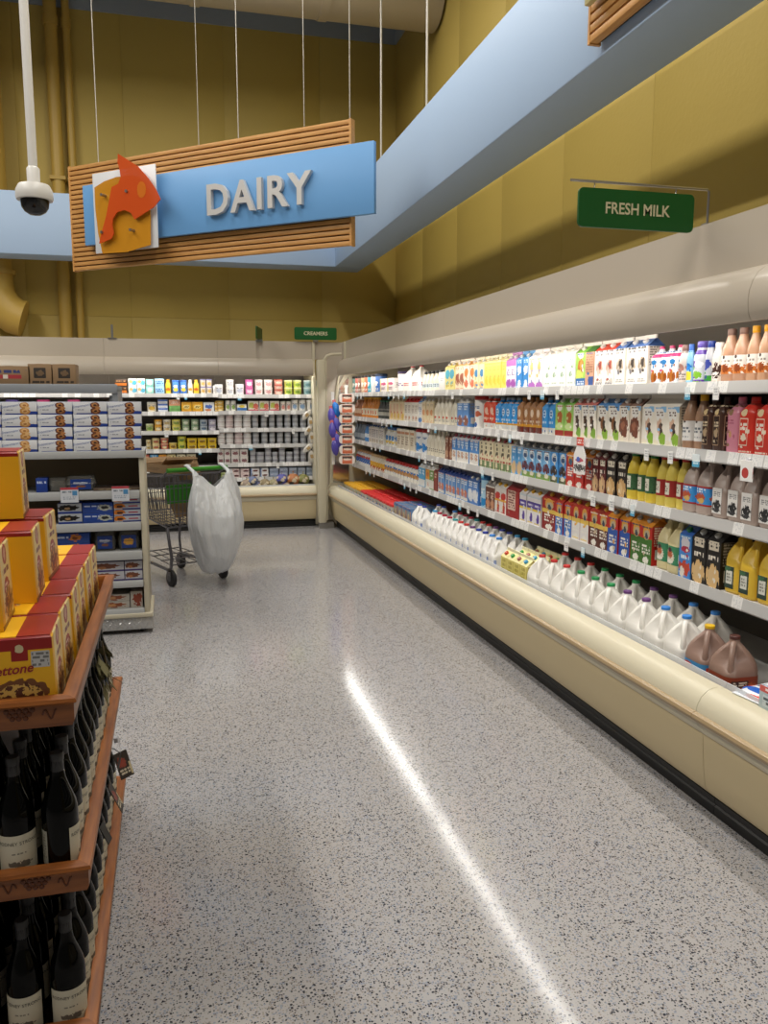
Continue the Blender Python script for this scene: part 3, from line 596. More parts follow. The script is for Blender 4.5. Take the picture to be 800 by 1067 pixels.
sty('brownmilk_b', 'tall brown-capped cocoa milk bottle', 'carafe', '#a8846a', BRM, lab='#e9e6e2', cap='#5a3c32', h=.235, band=(.15, .52))
sty('cowgreen', 'white carton with farm scene', 'carton', '#efe9dc', farmL('#8cbfe6', '#d8b49a', '#8fb83f'), top='#efe9dc', ridge='#efe9dc', side='#e2d8c0')
sty('cowchoc', 'carton with chocolate splash', 'carton', '#efe4d4', [('r', .8, .76, .22, .08, '#8cbfe6'), ('e', .5, .64, .34, .12, WH), ('t', .5, .65, .26, .05, '#6b5147', 2, 7), ('e', .5, .32, .42, .2, '#7a4634', .8, 5), ('e', .42, .36, .2, .09, '#a06a52', .6, 7), ('e', .4, .08, .14, .06, '#efe7cf', .4)], top='#8a6a5a', ridge='#efe9dc', cap='#ece8e2')
sty('farmblue', 'blue-topped farm milk carton', 'carton', '#efe9dc', farmL('#5a9ad8', '#8a5a34', '#8fb83f'), top='#4f88c4', ridge='#dcd8d0', cap='#ece8e2')
sty('farmred', 'rosy-topped farm milk carton', 'carton', '#efe9dc', farmL('#7ab4e0', '#5f4430', '#7fae3a'), top='#c9726a', ridge='#dcd8d0', cap='#ece8e2')
sty('almondlime', 'lime green almond drink carton', 'carton', '#9fcf6a', [('e', .5, .72, .28, .1, WH, .2), ('e', .5, .46, .3, .15, '#b8642c', .5, 6), ('e', .5, .25, .4, .08, '#cfe09a', .7), ('r', .5, .07, .52, .08, '#a82f28')], top='#7fbf4f', ridge='#dcd8d0', cap='#ece8e2')
BXY = lambda a, b: [('e', .5, .6, .24, .12, a, .3), ('t', .5, .6, .16, .08, b, 2, 6), ('t', .5, .36, .36, .05, a, 1, 7), ('r', .5, .1, .6, .11, WH)]
sty('skyboxy', 'sky blue milk bottle beside lime cartons', 'boxy', '#3f9ae0', BXY('#bcdcf4', '#2a6ab0'), cap='#9aa4ac')
sty('brownboxy', 'brown chocolate milk bottle', 'boxy', '#a9784f', [('e', .5, .6, .24, .12, '#e4cdb4', .3), ('t', .5, .36, .36, .05, '#e4cdb4', 1, 7), ('r', .5, .1, .6, .11, '#7a3026'), ('r', .5, .23, .6, .04, '#e0a030')], cap='#a8722c')
sty('blueboxy', 'bright blue milk bottle', 'boxy', '#3a9be4', BXY('#d0e6f6', '#2a6ab0')+[('r', .5, .23, .6, .03, '#e6a832')], cap='#98a6b0')
sty('redboxy', 'orange-red milk bottle', 'boxy', '#d9482f', [('e', .5, .6, .24, .12, '#f0c0a8', .3), ('t', .5, .36, .36, .05, '#f4dcc8', 1, 7), ('r', .5, .1, .6, .11, WH)], cap='#a8a09c', h=.235)
sty('jarred', 'big white spotted jar with red cap', 'canister', WH, [('e', .3, .3, .2, .1, '#c84a3a', .9, 8), ('e', .7, .5, .2, .1, '#d06a4a', .9, 8), ('e', .5, .12, .2, .08, '#3a6ab0', .5), ('t', .5, .72, .3, .05, '#4a6a9a', 2, 7)], cap='#b8302c', h=.24, w=.14)
sty('bluechoc', 'blue and brown drink carton', 'carton', '#5a90d0', [('t', .5, .62, .34, .08, '#e4ecf4', 2, 6), ('e', .5, .2, .44, .16, '#9a5f4a', .8, 6)], top='#d9d4cc', cap='#eeeeee')
sty('whitebottle', 'cream white swan-necked bottle', 'bottle', '#e4dcc9', [('e', .5, .28, .2, .05, '#c0503a', .5), ('t', .5, .16, .3, .05, '#8a8a86', 2, 8)], cap='#dcd8d0', h=.235, w=.1)
sty('beigecart', 'beige and orange carton', 'carton', '#e4d2ae', [('e', .5, .4, .4, .12, '#cf9058', .8, 6), ('t', .5, .68, .3, .05, '#8a6a4a', 2, 7)], top='#dccfb0', ridge='#e2dccc', cap='#eee')
sty('whiteblue', 'white carton with blue foot', 'carton', '#e9e8e4', [('e', .5, .1, .5, .1, '#4a80c0', .4), ('t', .5, .5, .3, .1, '#6a8ab0', 3, 7)], top='#5a90cc', cap='#eee')
sty('redcapcart', 'white carton with red roof', 'carton', '#ece6da', [('t', .5, .5, .3, .16, '#b0a090', 5, 7), ('e', .5, .16, .3, .06, '#c89a7a', .7)], top='#cc3a30', ridge='#d85a4a', cap='#cc3028')
sty('creamorange', 'cream carton with orange stripes', 'carton', '#e9d6ae', [('r', .3, .4, .06, .3, '#cf7a4a'), ('r', .6, .4, .06, .3, '#d8a070'), ('e', .7, .2, .3, .12, '#e0b840', .7)], top='#e0c898', ridge='#e8dcc0', cap='#eadfc8')
sty('darkbottle', 'small dark bottle in a wire tray', 'bottle', '#4d4f4c', [('r', .5, .3, .6, .1, '#b8b4a8'), ('r', .5, .55, .6, .04, '#8a8a84')], cap='#3f7a5a', h=.2, w=.08)
sty('orangebottle', 'orange juice bottle', 'bottle', '#dd8a34', [('r', .5, .32, .5, .18, '#ecdfc4'), ('e', .5, .3, .2, .1, '#cf5a2a', .6)], cap='#e6ae1c', h=.23, w=.11)
sty('amberbottle', 'amber tea bottle', 'bottle', '#a86a44', [('r', .5, .35, .5, .14, '#d8b89a')], cap='#c8b090', h=.22, w=.11)
# third shelf
sty('cowjug', 'grey-brown half-gallon jug with cow label', 'jug', '#a8968c', [], cap='#5a4038', h=.245, d=.12, hx=.3, sh=.56, lab='#e8e6e2', lz=(.08, .52, -.42, .22), LL=[('e', .5, .3, .36, .22, '#2a2a2c', 1.1, 7), ('e', .5, .14, .4, .08, '#3a3a3c', 1, 9), ('t', .5, .76, .36, .1, '#8a8a8c', 3, 8)])
sty('redcapjug', 'red-capped jug with blue label', 'jug', '#b5a399', [], cap='#b8322c', h=.25, d=.12, hx=.3, sh=.58, lab='#3f96dc', lz=(.16, .5, -.5, .5), LL=[('r', .5, .04, .6, .05, '#b02f2c'), ('r', .5, .96, .6, .05, '#b02f2c'), ('e', .4, .45, .3, .2, '#c05a3a', .9, 8), ('e', .45, .25, .2, .14, '#d8b060', .9, 9), ('t', .45, .78, .3, .12, '#e8eef4', 2, 6)])
LEM = [('r', .4, .5, .3, .36, '#e4dfcf'), ('t', .4, .5, .24, .2, '#8a8478', 3, 7)]
sty('lemonred', 'lemonade bottle with red label', 'carafe', '#e3cf63', [('e', .5, .5, .6, .6, '#a8302c', .6, 9)]+LEM, lab='#b0332e', cap='#c0342c', h=.24, band=(.2, .52))
sty('lemongreen', 'lemonade bottle with dark green label', 'carafe', '#e3c94a', [('e', .5, .5, .7, .7, '#3f6a44', 1.2, 12)]+LEM, lab='#27402f', cap='#1f6a34', h=.24, band=(.2, .54))
sty('blackoat', 'black oat drink carton', 'carton', '#29211e', oatL('#c9a06a'), top='#2a2422', ridge='#2a2422', cap='#d8d4cc', side='#2a2422', sink='#c8c0b4', h=.228)
sty('maroonoat', 'maroon oat drink carton', 'carton', '#5c1f22', oatL('#caa27a'), top='#5c1f22', ridge='#4a2a28', cap='#cfc4b8', side='#5c1f22', sink='#c8b0a4', h=.225)
sty('redorganic', 'red organic milk carton', 'carton', '#c22e26', [('r', .5, .78, .52, .03, '#e08a2a'), ('e', .5, .64, .26, .12, '#e0a84a', .2), ('e', .5, .6, .2, .09, '#4a6a8a', .9, 9), ('t', .5, .36, .3, .12, '#f0e4d8', 4, 6), ('e', .5, .07, .3, .07, '#efe8de', .9, 9)], top='#d9862a', ridge='#b8c0b4', cap='#e0ddd6', side='#b02a24', sink='#e0d0c4')
SKY = lambda lo, g: [('e', .5, .62, .34, .13, '#e8eef2', .2), ('e', .5, .58, .26, .06, '#3a5a8a', .3), ('t', .5, .65, .22, .04, '#3a4a6a', 2, 7), ('e', .5, .3, .42, .12, lo, .9, 6), ('r', .5, .08, .52, .08, g, .3), ('e', .5, .12, .3, .06, '#e0d8c4', .8)]
sty('cowsky', 'blue dairy-drink carton with brown cows', 'carton', '#4f9be0', SKY('#3a2a22', '#5a6a3a'), top='#5a646e', ridge='#4a4f56', cap='#c8c4be')
sty('cowberry', 'sky blue carton with dark red berries', 'carton', '#7ab6e4', SKY('#6a2226', '#7a9a44'), top='#6a7078', ridge='#4a4f56', cap='#c8c4be')
sty('skycart', 'blue carton with almonds', 'carton', '#58a4e0', [('t', .5, .66, .34, .07, '#eaf2f8', 2, 6), ('e', .5, .18, .46, .18, '#e0bf8e', .7, 6)], top='#a8aeb4', ridge='#8a8f94', cap='#d0ccc6')
sty('oatcream', 'cream oat drink carton with green foot', 'carton', '#e6dab8', [('t', .5, .62, .2, .2, '#5a5240', 3, 4), ('r', .5, .26, .4, .03, '#b03a2c'), ('r', .5, .1, .52, .12, '#6f8a5a', .3), ('e', .4, .12, .2, .1, '#e0d4b4', .4)], top='#d8ccb0', ridge='#b8b0a0', cap='#a8404a')
sty('bluealmond', 'blue and white almond milk carton', 'carton', '#4f8fd4', [('t', .5, .66, .34, .12, '#e4eef6', 3, 5), ('r', .5, .18, .52, .2, '#ece8e2', .3), ('e', .5, .24, .34, .1, '#c89a80', .8, 7)], top='#c8ccd2', ridge='#8a8f94', cap='#b84a58')
sty('mocha', 'slim brown drink carton', 'carton', '#7d4a38', [('t', .5, .66, .3, .08, '#e0c8b4', 2, 6), ('e', .5, .2, .4, .14, '#c89a7a', .8)], top='#6a4a3c', ridge='#5a4036', cap='#c8bcb0')
sty('ivorybottle', 'ivory swan-necked bottle', 'bottle', '#ddd5c2', [('t', .5, .24, .34, .08, '#8a8478', 2, 8)], cap='#cfcac0', h=.235, w=.1)
sty('redlidblue', 'blue and white tub with red lid', 'canister', '#e4e6e8', [('e', .5, .3, .4, .2, '#3a86cc', .8, 6), ('t', .5, .72, .36, .06, '#4a6a9a', 2, 7)], cap='#b0282a', h=.22, w=.15)
sty('ivorycart', 'ivory box with rusty lettering', 'box', '#e6dcc8', [('r', .5, .82, .5, .06, '#c88a5a'), ('t', .5, .45, .36, .22, '#9a8468', 4, 6)], h=.2)
sty('mixwhite', 'white and blue yogurt drink', 'slim', '#e2e0da', [('e', .5, .5, .4, .14, '#4a80b8', .7), ('e', .5, .25, .4, .1, '#e0c060', .7)], cap='#3a6aa8', h=.2, w=.11)
sty('palecart', 'pale grey carton with small print', 'carton', '#dcd9d0', [('t', .5, .5, .36, .2, '#8a8c8a', 5, 7), ('e', .5, .14, .3, .08, '#b8a888', .7)], top='#c8c6be', cap='#4a6a9a', h=.22)
sty('bluecan', 'slim blue bottle', 'slim', '#4a86c4', [('r', .5, .4, .6, .12, '#d8e0e6')], cap='#3a4a6a', h=.2, w=.1)
sty('greybottle', 'dim grey-blue bottle', 'bottle', '#6f7a86', [('r', .5, .3, .6, .14, '#a8b0b8')], cap='#5a5048', h=.21, w=.1)
# fourth shelf
sty('yellowjug', 'yellow juice jug with green cap', 'jug', '#dfb93c', [], cap='#1f7a3a', h=.255, d=.12, hx=.3, sh=.58, lab='#2c4238', lz=(.08, .44, -.38, .16), LL=[('r', .5, .5, .36, .3, '#dcdcd2'), ('t', .5, .5, .28, .2, '#8a8a80', 3, 8), ('e', .3, .88, .4, .1, '#3f6a4a', .9)])
sty('blacknog', 'black eggnog carton with cookies', 'carton', '#1f1b1a', oatL('#dcb77e'), top='#1c1918', ridge='#3a3734', cap='#b9bab8', side='#1f1b1a', sink='#a8a29a', h=.25)
sty('bluepink', 'blue and pink drink carton', 'carton', '#3f86cf', [('e', .5, .62, .36, .12, '#e0dce6', .5), ('e', .5, .52, .34, .06, '#b02f4a', .6), ('t', .5, .38, .34, .05, '#e0ecf4', 1, 6), ('e', .5, .18, .42, .14, '#c0452f', .8, 6), ('e', .3, .1, .2, .1, '#e4dccf', .8)], top='#2f5fae', ridge='#2a4a88', cap='#1f7a4a', h=.245)
sty('eggnogjug', 'pale eggnog jug with green label', 'jug', '#dccf9e', [], cap='#1f6f3c', h=.255, d=.12, hx=.3, sh=.58, lab='#3f8a62', lz=(.16, .5, -.5, .5), LL=[('e', .34, .4, .34, .36, '#e4dcc8', .6), ('e', .34, .55, .2, .2, '#b8603a', .8, 8), ('e', .34, .78, .14, .12, '#4a2f34', .4), ('t', .34, .16, .26, .1, '#f2ede0', 1, 6)])
sty('orggreen', 'red and green organic milk carton', 'carton', '#c42a22', orgL('#3f6f28', '#3f6f28')+[('r', .5, .79, .52, .03, '#e89a20')], top='#e0902a', ridge='#cfcac0', cap='#a8a6a0', side='#c42a22', sink='#f0dcc8', h=.24)
sty('orgblue', 'red and blue organic milk carton', 'carton', '#c42a22', orgL('#2a56a8', '#2a56a8')+[('r', .5, .79, .52, .03, '#e89a20')], top='#e0902a', ridge='#cfcac0', cap='#a8a6a0', side='#c42a22', sink='#f0dcc8', h=.24)
sty('orgchoc', 'red and brown organic chocolate carton', 'carton', '#c42a22', orgL('#5a2a1c'), top='#b8382a', ridge='#cfcac0', cap='#dba82c', side='#b02a22', sink='#f0dcc8', h=.24)
sty('orgwhite', 'red and white organic milk carton', 'carton', '#c42a22', orgL('#e2dedc'), top='#b8382a', ridge='#cfcac0', cap='#dba82c', side='#b02a22', sink='#f0dcc8', h=.24)
sty('orglight', 'red carton with light blue lower half', 'carton', '#c42a22', orgL('#3a7ac8'), top='#b8382a', ridge='#cfcac0', cap='#dba82c', side='#b02a22', sink='#f0dcc8', h=.24)
sty('orgred', 'wide dark red carton turned sideways', 'carton', '#b0201f', orgL('#8a1c1c'), top='#9a1a1a', ridge='#b8a8a0', cap='#dba82c', side='#8f1a1c', sink='#d8b8a8', h=.245)
sty('purplevan', 'white vanilla carton with purple print', 'carton', '#e6e2e4', [('r', .5, .76, .5, .04, '#c8d0d8'), ('r', .5, .52, .5, .09, '#4f3a94'), ('r', .5, .4, .5, .03, '#e0c43a'), ('e', .6, .2, .2, .14, '#5a3f9a', .5, 5), ('t', .5, .52, .34, .04, '#e8e4f0', 1, 6)], top='#dcd8d8', ridge='#b8b4b0', cap='#d8a52a', h=.235)
sty('redside', 'wide red carton showing its printed panel', 'carton', '#a01c20', [('r', .42, .5, .3, .28, '#d8bcac'), ('t', .42, .5, .26, .24, '#8a5a50', 7, 8)], top='#8a181c', ridge='#6a2a28', side='#8a181c', sink='#d8b8a8', h=.235)
sty('redwhite', 'white carton with red fruit print', 'carton', '#e2dcd6', [('e', .5, .52, .4, .12, '#c02f2a', .8, 6), ('r', .5, .4, .5, .03, '#e0a832'), ('e', .6, .18, .2, .16, '#c03a30', .8, 6)], top='#dcd8d2', ridge='#b8b4b0', cap='#d8a52a', h=.23)
sty('chocwhite', 'brown carton with white roof', 'carton', '#6a3a2c', [('r', .5, .78, .52, .06, '#dcd4cc'), ('t', .5, .5, .3, .08, '#e0c8b4', 2, 6), ('e', .5, .2, .4, .14, '#c08a6a', .8)], top='#8a8480', ridge='#6a6662', cap='#b8b2ac', h=.225)
sty('bluecanister', 'light blue round canister', 'canister', '#a9cfe4', [('e', .5, .2, .6, .14, '#2f8fd0', .6), ('t', .5, .6, .3, .12, '#e8f0f4', 2, 6)], cap='#2a6fa8', h=.235, w=.11)
sty('bluesnow', 'blue carton with snowy print', 'carton', '#4a7fc4', [('e', .5, .3, .5, .2, '#e2e6ea', .9, 6), ('t', .5, .66, .34, .1, '#e8eef4', 3, 5)], top='#3a5f9a', ridge='#2a4a80', cap='#cfcac4', h=.225)
sty('bluestrip', 'narrow blue carton with orange print', 'carton', '#5a90cc', [('r', .08, .5, .06, .5, '#e6e2dc'), ('t', .55, .66, .34, .1, '#e4ecf2', 3, 5), ('e', .5, .26, .36, .13, '#cf7a58', .8, 7), ('r', .5, .08, .5, .05, '#e2ddd4')], top='#2f478a', ridge='#26386a', cap='#2a3f7a', h=.225)
sty('mochaslim', 'dark red slim carton', 'carton', '#8a2f24', [('t', .5, .6, .3, .1, '#e0c0a8', 2, 6)], top='#7a2a22', cap='#d8d0c8', h=.22)
sty('greencart', 'green and white drink carton', 'carton', '#6f9a4f', [('r', .5, .2, .52, .16, '#e2ddd4', .4), ('t', .5, .6, .3, .1, '#eee', 2, 6)], top='#d8d4cc', cap='#eee', h=.22)
sty('amberslim', 'orange and white drink carton', 'carton', '#e0a02f', [('r', .5, .18, .52, .18, '#e2ddd4', .4), ('e', .5, .55, .3, .1, '#cf6a2a', .5)], top='#d8d4cc', cap='#eee', h=.22)
sty('aquacart', 'aqua blue drink carton', 'carton', '#4fa4d4', [('r', .5, .16, .52, .14, '#dfe0de', .5), ('t', .5, .6, .3, .1, '#eef4f8', 2, 6)], top='#d8d8d4', cap='#dce4ea', h=.22)
sty('smallwhite', 'small white yogurt drink bottle', 'slim', '#e6e2d8', [('e', .5, .42, .5, .16, '#b88a5a', .9, 6), ('e', .5, .6, .4, .08, '#4a76b0', .8)], cap='#b8302c', h=.16, w=.09)
sty('smallyellow', 'small bottle with yellow label', 'slim', '#ded6c2', [('e', .5, .4, .5, .2, '#d8a53a', .8, 6), ('e', .5, .2, .4, .1, '#b0452f', .8)], cap='#c0a070', h=.17, w=.085)
sty('smallblue', 'small bottle with blue label', 'slim', '#d8d6d2', [('e', .5, .42, .5, .2, '#3f66a8', .8, 6), ('e', .5, .66, .4, .1, '#a8402f', .8)], cap='#a8805a', h=.18, w=.095)

def get_T(stn, w):
    key = (stn, round(w, 3))
    if key not in CACHE: CACHE[key] = KIND[S[stn]['k']](S[stn], round(w, 3))
    return CACHE[key]
def depth_of(st, w):
    return {'carton': .095, 'boxy': .085, 'jug': st.get('d', w), 'box': st.get('d', .1)}.get(st['k'], min(w, st.get('w', .082)))
RIGHT = R(-90)
def run(stn, x, z, y0, pitch, n, where, gap=.04, back=0, jit=.012):
    """n facings along the long case, counted from the camera end"""
    n = min(n, int((9.93-y0)/pitch+1e-6)+1)
    st = S[stn]; w = pitch*(1-gap); T = get_T(stn, w); d = depth_of(st, w)
    for i in range(n):
        for b in range(1+back):
            o = 'behind the front row, ' if b else ''
            lb = f"{st['desc']}, {o}{where}" if n == 1 else f"{st['desc']}, {o}{where}, {ORD[i]} of {NUM[n]}"
            place(T, st.get('name', NAME[st['k']]), (x+d/2+b*(d+.006)+random.uniform(0, jit), y0+i*pitch, z), RIGHT+random.uniform(-.03, .03) if st['k'] != 'carton' else RIGHT,
                  lb, CAT[st['k']], f"{st['desc']}s, {where}")
S1=[('caramel_y',2.641,0.063,3),('caramel_b',2.836,0.073,2),('darkshake',2.972,0.059,1),('silverblue',3.027,0.051,1),('silverpurple',3.096,0.086,1),('cyanbottle',3.159,0.041,1),('brownbottle',3.212,0.064,1),('almondpink',3.276,0.065,3),('cowblue',3.513,0.098,3),('cowred',3.818,0.102,2),('almondbrown',4.019,0.094,1),('almondgreen',4.120,0.109,1),('plainwhite',4.226,0.103,4),('whitepurple',4.638,0.103,2),('bluewhite',4.840,0.096,2),('purplewhite',5.027,0.087,2),('yellowcart',5.197,0.080,5),('creamdot',5.605,0.096,2),('orangecart',5.800,0.102,2),('browncart',6.008,0.109,2),('cyancart',6.231,0.117,2),('whitebox',6.480,0.148,1),('creambottle',6.631,0.103,5),('redlidjug',7.259,0.267,2),('purplelidjar',7.834,0.281,1),('pinkbox',8.147,0.272,2),('can_blue',8.727,0.258,1),('can_white',8.939,0.166,1),('can_teal',9.103,0.163,1),('can_orange',9.267,0.164,1),('can_tan',9.433,0.169,1),('can_brown',9.600,0.165,1),('can_red',9.767,0.170,1),('can_sage',9.934,0.165,1),]
S2=[('redmilk',2.674,0.095,2),('pinkmilk',2.858,0.082,1),('darkchoc',2.937,0.075,2),('brownmilk_y',3.087,0.074,1),('brownmilk_b',3.162,0.077,1),('cowgreen',3.259,0.103,3),('cowchoc',3.573,0.097,2),('farmblue',3.773,0.111,2),('farmred',3.985,0.090,3),('almondlime',4.266,0.113,2),('skyboxy',4.478,0.084,2),('brownboxy',4.650,0.093,4),('blueboxy',5.023,0.094,4),('redboxy',5.412,0.118,2),('jarred',5.736,0.218,1),('bluechoc',5.930,0.129,2),('whitebottle',6.176,0.106,6),('beigecart',6.809,0.102,3),('whiteblue',7.123,0.118,1),('redcapcart',7.242,0.119,4),('creamorange',7.730,0.144,4),('darkbottle',8.296,0.122,4),('orangebottle',8.789,0.132,6),('amberbottle',9.589,0.147,4),]
S3=[('cowjug',2.640,0.096,4),('redcapjug',3.032,0.102,2),('lemonred',3.216,0.078,3),('lemongreen',3.453,0.082,3),('blackoat',3.696,0.094,2),('maroonoat',3.873,0.071,2),('redorganic',4.031,0.104,3),('cowsky',4.341,0.099,2),('cowberry',4.541,0.104,4),('skycart',4.950,0.085,2),('oatcream',5.128,0.100,6),('bluealmond',5.729,0.100,6),('mocha',6.320,0.084,2),('ivorybottle',6.502,0.111,5),('redlidblue',7.093,0.180,2),('ivorycart',7.434,0.143,4),('mixwhite',8.001,0.134,4),('palecart',8.529,0.117,6),('bluecan',9.231,0.121,2),('greybottle',9.481,0.138,5),]
S4=[('yellowjug',2.636,0.100,3),('blacknog',2.942,0.098,2),('bluepink',3.142,0.092,1),('eggnogjug',3.238,0.099,2),('orggreen',3.454,0.102,2),('orgblue',3.659,0.103,2),('orgchoc',3.867,0.108,2),('orgwhite',4.080,0.101,2),('orglight',4.280,0.098,2),('orgred',4.525,0.197,1),('purplevan',4.677,0.106,3),('redside',5.055,0.224,1),('redwhite',5.218,0.103,2),('chocwhite',5.419,0.092,2),('bluecanister',5.624,0.135,1),('bluesnow',5.748,0.112,2),('bluestrip',5.963,0.094,8),('mochaslim',6.724,0.107,1),('greencart',6.839,0.124,1),('amberslim',6.964,0.128,1),('aquacart',7.080,0.104,2),('smallwhite',7.289,0.106,12),('smallyellow',8.556,0.094,7),('smallblue',9.223,0.110,10),]

BACKROWS = {3: ('blackoat', 'cowsky', 'cowberry', 'skycart', 'redorganic', 'oatcream', 'bluealmond'), 4: ('blacknog', 'orggreen', 'orgblue', 'orgchoc', 'orgwhite', 'orglight', 'purplevan', 'redwhite')}
for tab, (x, z), where in ((S1, SH_R[0], 'top shelf'), (S2, SH_R[1], 'second shelf'), (S3, SH_R[2], 'third shelf'), (S4, SH_R[3], 'fourth shelf')):
    k = int(where == 'second shelf')+2*int(where == 'third shelf')+3*int(where == 'fourth shelf')+1
    for stn, y0, p, n in tab:
        run(stn, x+.012, z, y0, p, n, where, back=1 if stn in BACKROWS.get(k, ()) else 0)
# the open well in front: gallon jugs, cartons, tubs
for nm, c in (('red', '#c8302e'), ('green', '#1f8f4f'), ('purple', '#6a3f7c'), ('blue', '#3a86d8'), ('darkblue', '#23379a'), ('teal', '#3aa0a4'), ('cyan', '#3f9ad0'), ('crimson', '#a8203c')):
    nice = {'darkblue': 'dark blue', 'cyan': 'bright blue'}.get(nm, nm)
    sty('gal_'+nm, f'white gallon milk jug with {nice} cap', 'jug', '#e6e3dc', [('e', .5, .1, .6, .16, '#d9cf9c', .3, 4)], cap=c)
    sty('half_'+nm, f'smaller white milk jug with {nice} cap', 'jug', '#eceae6', [('r', .1, .25, .1, .2, '#8a9ac8')], cap=c, h=.25, d=.13, sh=.6)
sty('choc_y', 'brown gallon chocolate milk jug with yellow cap', 'jug', '#8f7468', [], cap='#e0b41c', lab='#3f8fc8', lz=(.06, .42, -.5, .5), LL=[('e', .5, .3, .6, .4, '#7a4a30', .9, 6), ('e', .3, .7, .2, .2, '#c84a30', .7)])
sty('choc_b', 'brown gallon chocolate milk jug with brown cap', 'jug', '#8a6f62', [], cap='#4f2a24', lab='#8a3a20', lz=(.06, .42, -.5, .5), LL=[('r', .35, .7, .24, .14, '#3a2420'), ('t', .35, .7, .2, .1, '#e0d0c0', 2, 6), ('e', .7, .3, .3, .4, '#b0562a', .8)])
WELL = .43
def jugrow(lst, x, w, prefix, where, dz=0):
    tot = {}; seen = {}
    for c, y in lst: tot[c] = tot.get(c, 0)+1
    for c, y in lst:
        st = S[prefix+c]; i = seen.get(c, 0); seen[c] = i+1
        lb = f"{st['desc']}, {where}" + (f", {ORD[i]} of {NUM[tot[c]]}" if tot[c] > 1 else '')
        place(get_T(prefix+c, w), 'milk_jug', (x, y, WELL), RIGHT+random.uniform(-.04, .04), lb, 'jug', f"{'gallon' if prefix != 'half_' else 'smaller'} milk jugs in the well, {where}")
FR = [('blue', 2.96), ('blue', 3.115), ('purple', 3.27), ('purple', 3.43), ('green', 3.585), ('green', 3.74), ('green', 3.895), ('red', 4.06), ('red', 4.215), ('red', 4.37)]
BK = [('blue', 2.985), ('blue', 3.14), ('purple', 3.295), ('purple', 3.455), ('green', 3.615), ('green', 3.77), ('green', 3.925), ('red', 4.08), ('red', 4.235), ('red', 4.39)]
jugrow([('choc_b', 2.65), ('choc_y', 2.805)], 2.112, .148, '', 'front row of the well')
jugrow(FR, 2.112, .148, 'gal_', 'front row'); jugrow(BK, 2.272, .148, 'gal_', 'back row')
HF = [('blue', 5.0), ('blue', 5.125), ('darkblue', 5.25), ('darkblue', 5.375), ('purple', 5.50), ('red', 5.625), ('red', 5.75), ('teal', 5.875), ('crimson', 6.0), ('crimson', 6.125), ('crimson', 6.25), ('cyan', 6.375), ('darkblue', 6.66), ('darkblue', 6.80)]
HB = [('cyan', 4.93), ('cyan', 5.055), ('darkblue', 5.19), ('darkblue', 5.315), ('purple', 5.44), ('red', 5.565), ('red', 5.69), ('teal', 5.815), ('crimson', 5.94), ('crimson', 6.065), ('crimson', 6.19), ('blue', 6.315), ('darkblue', 6.60), ('darkblue', 6.74)]
jugrow(HF, 2.10, .117, 'half_', 'front row'); jugrow(HB, 2.255, .117, 'half_', 'back row')
for k, (c, nm) in enumerate((('#c8452f', 'red'), ('#3a9a4a', 'green'), ('#a86a60', 'rosy brown'), ('#3a96c4', 'blue'))):
    sty('citrus%d' % k, f'pale yellow juice carton with {nm} cap', 'carton', '#dfd27a', [('t', .5, .5, .3, .2, '#b8a848', 3, 6), ('e', .5, .2, .3, .1, '#c8b850', .5)], top='#e8dfa0', ridge='#eae4c0', cap=c, side='#dccf74', h=.205)
for k in range(4):
    for j in range(3):
        place(get_T('citrus%d' % ((k+j) % 4), .094), 'juice_carton', (2.105+j*.106, 4.84-k*.1-.02, WELL), RIGHT,
              f"{S['citrus%d' % ((k+j) % 4)]['desc']}, {ORD[j]} row of the well, column {NUM[4-k]}", 'carton', 'pale yellow juice cartons in the well')
sty('crispbox', 'box of blue and orange cartons', 'box', '#cf8a4a', [('r', .5, .5, .4, .36, '#7a8a94'), ('e', .5, .5, .24, .24, '#d0b48a', .6), ('r', .5, .92, .5, .06, '#3f5f94')], h=.19, d=.13, side='#4f7098')
for i in range(4):
    for j in range(2):
        place(get_T('crispbox', .13), 'food_box', (2.11+j*.14, 6.97+i*.145, WELL), RIGHT, f"blue and orange box, {ORD[j]} row of the well, {ORD[i]} of four", 'box', 'blue and orange boxes in the well')
sty('dip_red', '', 'tub', '#d9d2c4', [('e', .4, .5, .3, .3, '#4a74b4', .8, 6), ('e', .75, .4, .2, .3, '#d8a04a', .8, 7)], cap='#d2282a', h=.15, w=.13, round=0)
sty('dip_yellow', '', 'tub', '#cfc4a8', [('e', .4, .5, .3, .3, '#3f8a8a', .8, 6), ('e', .75, .4, .2, .3, '#b8402f', .8, 7)], cap='#e0a820', h=.15, w=.13, round=0)
sty('dip_pink', '', 'tub', '#d0bfb0', [('e', .5, .5, .4, .3, '#b84a3a', .8, 6)], cap='#c04038', h=.15, w=.13, round=0)
i = 0
for nm, n, d in (('dip_red', 10, 'dip tub with red lid'), ('dip_yellow', 8, 'dip tub with yellow lid'), ('dip_pink', 3, 'dip tub with dull red lid')):
    for q in range(n):
        for j in range(3):
            if 7.61+i*.137 > 9.93: continue
            place(get_T(nm, .118), 'dip_tub', (2.105+j*.135+random.uniform(-.004, .006), 7.61+i*.137, WELL), RIGHT+random.uniform(-.05, .05), f"{d}, {ORD[j]} row of the well, {ORD[q]} from the milk", 'tub', d+'s in the well')
        i += 1
